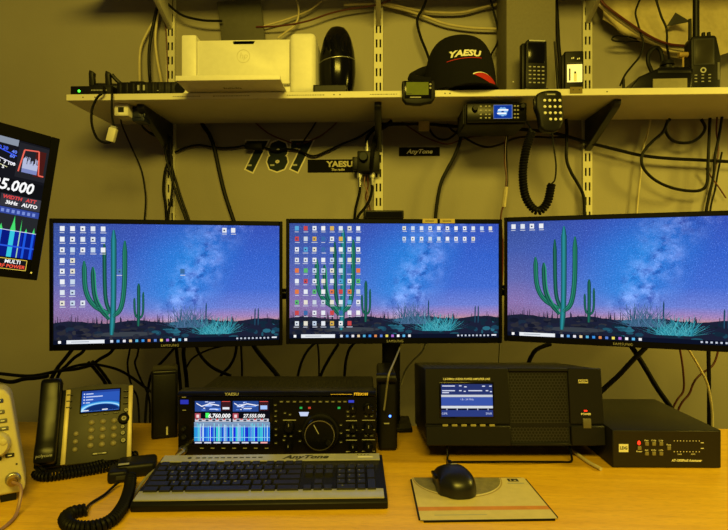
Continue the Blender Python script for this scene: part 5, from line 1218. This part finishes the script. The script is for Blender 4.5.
# below the monitors
def low(label, m, r, pts, Y=1.6): return cable(label, m, r, pts, Y)
low('black cable slanting down behind the handset, below the left monitor', B_, .006, [(76, 344), (71, 351), (64, 360), (57.5, 368), (50, 382), (46, 400)], 1.62)
low('black cable slanting below the left monitor to the phone', B_, .005, [(87, 345), (82, 352.5), (74, 358), (66, 366), (60, 372), (55, 384)], 1.6)
low('black cable slanting right above the phone screen', B_, .005, [(115, 346), (110, 353), (100, 359), (91, 365), (76, 369), (58, 371), (30, 376), (-6, 373)], 1.58)
low('thick black cable running down behind the phone top', B_, .005, [(88, 362), (93, 367), (98, 373), (104, 381), (110, 393)], 1.6)
low('thick black cable beside the one behind the phone top', B_, .0045, [(92, 361), (97, 366), (102, 372), (108.5, 381), (115, 393)], 1.57)
low('black cable arching from the handset to the speaker tower', B_, .004, [(58, 372), (75, 366), (91, 364), (107, 366.5), (121, 371), (134, 379), (146, 388), (156, 395)], 1.55)
low('black cable running low across the wall behind the cream instrument', B_, .006, [(-8, 378), (10, 382), (24, 379), (36, 378), (48, 376)], 1.55)
low('thin black wire curving down behind the phone at its right', B_, .003, [(131, 344), (129, 354), (127.5, 364), (129, 376), (132.5, 388), (138, 402), (140, 450)], 1.62)
low('thin black wire dropping between phone and speaker tower', B_, .003, [(139, 345), (137.5, 355), (135, 364), (141, 380), (147, 392), (150, 408), (149, 450)], 1.6)
low('black cable slanting down to the top of the speaker tower', B_, .004, [(176, 346), (170, 353), (161, 363), (153, 371), (149, 384), (146, 408), (144, 450)], 1.55)
low('black cable dropping beside the speaker tower at its right', B_, .006, [(184, 345), (183.5, 355), (185, 366), (186.5, 380), (187, 392), (187, 440)], 1.56)
low('black cable just right of the speaker tower, nearest to it', B_, .005, [(176, 344), (177, 356), (178.5, 368), (180, 382), (181, 396)], 1.54)
low('thin black wire arching behind the transceiver at its left end', B_, .003, [(186, 368), (193, 358), (208, 350), (226, 345)], 1.66)
low('black cable swooping behind the left half of the transceiver', B_, .005, [(196, 343), (198, 351), (205, 361), (215, 369), (231, 376)], 1.64)
low('black cable curving the other way behind the transceiver', B_, .0045, [(237, 344), (234.5, 357), (229, 367), (222, 374), (216, 384)], 1.68)
low('black wire dropping straight behind the transceiver', B_, .0035, [(241, 344), (241.5, 356), (242, 366), (242, 380)], 1.7)
low('thick black cable slanting right behind the transceiver', B_, .0075, [(252, 343), (258, 352), (267, 363), (277, 375), (284, 386)], 1.65)
low('black cable curving down behind the main dial', B_, .004, [(315, 343), (308, 350), (302, 361), (298, 375), (297, 386)], 1.66)
low('thin black wire dropping behind the transceiver, right of centre', B_, .003, [(317.5, 343), (318.5, 352), (319, 363), (319, 380)], 1.7)
low('black cable slanting left behind the transceiver, right of centre', B_, .0045, [(338.5, 344), (332, 354), (324, 368), (319, 380)], 1.64)
low('black cable curving down left of the stand column', B_, .0045, [(354, 343), (349, 350), (346, 361), (344.5, 375), (344, 386)], 1.66)
cable('thin grey wire hanging in front of the black upright unit', GREYW, .0022, [(401.5, 343, 1.46), (399, 350, 1.36), (394, 362, 1.25), (389, 374, 1.19), (387, 386, 1.20), (385.5, 399, 1.213), (384, 410, 1.219)])
low('thin grey cord dropping between the stand column and the amplifier', GREYW, .003, [(426, 343), (422, 352), (412, 362), (405, 372), (401, 385)], 1.6)
low('black cable curving out from behind the amplifier top', B_, .0065, [(551, 344), (544, 346), (536, 350), (531, 357), (528, 366), (527, 378), (526, 440)], 1.62)
low('thin grey wire dropping behind the amplifier top', GREYW, .0025, [(500, 343), (499.5, 352), (499, 362), (498.5, 376)], 1.62)
low('thick black cable slanting down left from the right monitor to the amplifier', B_, .0075, [(652, 338), (646, 347), (633, 360), (619, 375), (605, 388), (590, 404), (574, 440)], 1.6)
low('thick black cable slanting down right behind the tuner', B_, .0075, [(628, 339), (632, 347), (644, 366), (657, 388), (671, 408), (680, 424), (686, 450)], 1.62)
low('dark red wire curving down onto the tuner back', REDW, .003, [(678, 340), (680, 350), (683, 370), (683.5, 390), (677, 400), (672, 412), (670, 440)], 1.7)
low('dark red wire kinking down from the right edge behind the tuner', REDW, .003, [(719, 340), (717, 355), (712, 366), (701, 374), (694, 382), (689, 394), (681, 404), (676, 418), (675, 440)], 1.66)
low('cream wire curving down behind the tuner to its right corner', CREAMW, .0035, [(684, 340), (689, 350), (699, 367), (707, 383), (711, 402), (712.5, 420), (712, 450)], 1.6)
low('black cable dropping straight behind the right corner of the tuner', B_, .0055, [(709, 340), (708.5, 352), (709, 380), (709, 404), (709, 424), (709, 450)], 1.64)
cable('pale cable lying on the desk beneath the amplifier, heading to the tuner', CREAMW, .004, [D(560, 441, DESK+.0045), D(568, 447, DESK+.0045), D(577, 454, DESK+.0045), D(589, 462.5, DESK+.0045), D(601, 469, DESK+.0045)])
# smaller pieces hang off the part they sit on
NEST = {'base_transceiver': ('front_panel', ('control_knob', 'button', 'socket', 'microphone_plug', 'status_lights', 'lit_key', 'blue_light', 'power_key', 'panel_print', 'lettering', 'main_dial', 'outer_ring')),
        'power_amplifier': ('front_panel', ('button', 'power_light', 'power_switch', 'nameplate', 'lettering', 'mesh_grille')),
        'antenna_tuner': ('front_panel', ('button', 'red_light', 'emblem', 'panel_print')),
        'desk_phone': ('front_panel', ('key', 'function_key', 'navigation_ring', 'soft_key', 'line_key', 'volume_bar', 'side_trim')),
        'bench_instrument': ('case', ('jog_wheel', 'button', 'connector', 'panel_print', 'foot')),
        'mobile_transceiver': ('front_panel', ('tuning_knob', 'button', 'screen')),
        'handheld_radio': ('case', ('key', 'screen', 'name_strip')), 'hand_microphone': ('case', ('key', 'name_plate', 'talk_key')),
        'two_way_radio': ('case', ('key', 'navigation_ring', 'volume_knob', 'side_strip')), 'baseball_cap': ('crown', ('lettering', 'underline', 'side_flash', 'piping', 'top_button'))}
base_name = lambda o: o.name.split('.')[0]
kids = {}
for o in list(SC.objects):
    if o.parent: kids.setdefault(o.parent.name, []).append(o)
for o in list(SC.objects):
    if o.parent is None and o.name in kids:
        host, names = NEST.get(base_name(o), (None, ()))
        h = next((c for c in kids[o.name] if base_name(c) == host), None)
        fr = next((c for c in kids[o.name] if base_name(c) in ('screen_frame', 'front_glass')), None)
        for c in kids[o.name]:
            if h and c is not h and base_name(c) in names: c.parent = h
            elif fr and base_name(c) == 'screen': c.parent = fr
# ------------------------------------------------------------------ light: warm ceiling lamps, dim room
WARM = (1.0, .76, .075)
def lamp(name, loc, size, watts, target, col=WARM):
    l = bpy.data.lights.new(name, 'AREA'); l.shape = 'RECTANGLE'; l.size, l.size_y = size; l.energy = watts; l.color = col
    o = bpy.data.objects.new(name, l); COL.objects.link(o); o.location = loc
    o.rotation_euler = (Vector(target)-Vector(loc)).to_track_quat('-Z', 'Y').to_euler(); return o
lamp('ceiling_lamp', (.1, -1.05, 2.62), (1.5, .5), LA, (.2, 1.3, 1.0))
lamp('wall_lamp_right', (1.9, 1.1, 1.78), (.3, .3), LB, (.74, 1.55, .8)).data.spread = math.radians(100)
w = bpy.data.worlds.new('room_glow'); SC.world = w; w.use_nodes = True
bg = w.node_tree.nodes['Background']; bg.inputs[0].default_value = (1, .82, .36, 1); bg.inputs[1].default_value = WLD
SC.view_settings.view_transform = 'Standard'; SC.view_settings.look = 'None'; SC.view_settings.exposure = 0; SC.view_settings.gamma = 1
SC.view_settings.use_curve_mapping = False
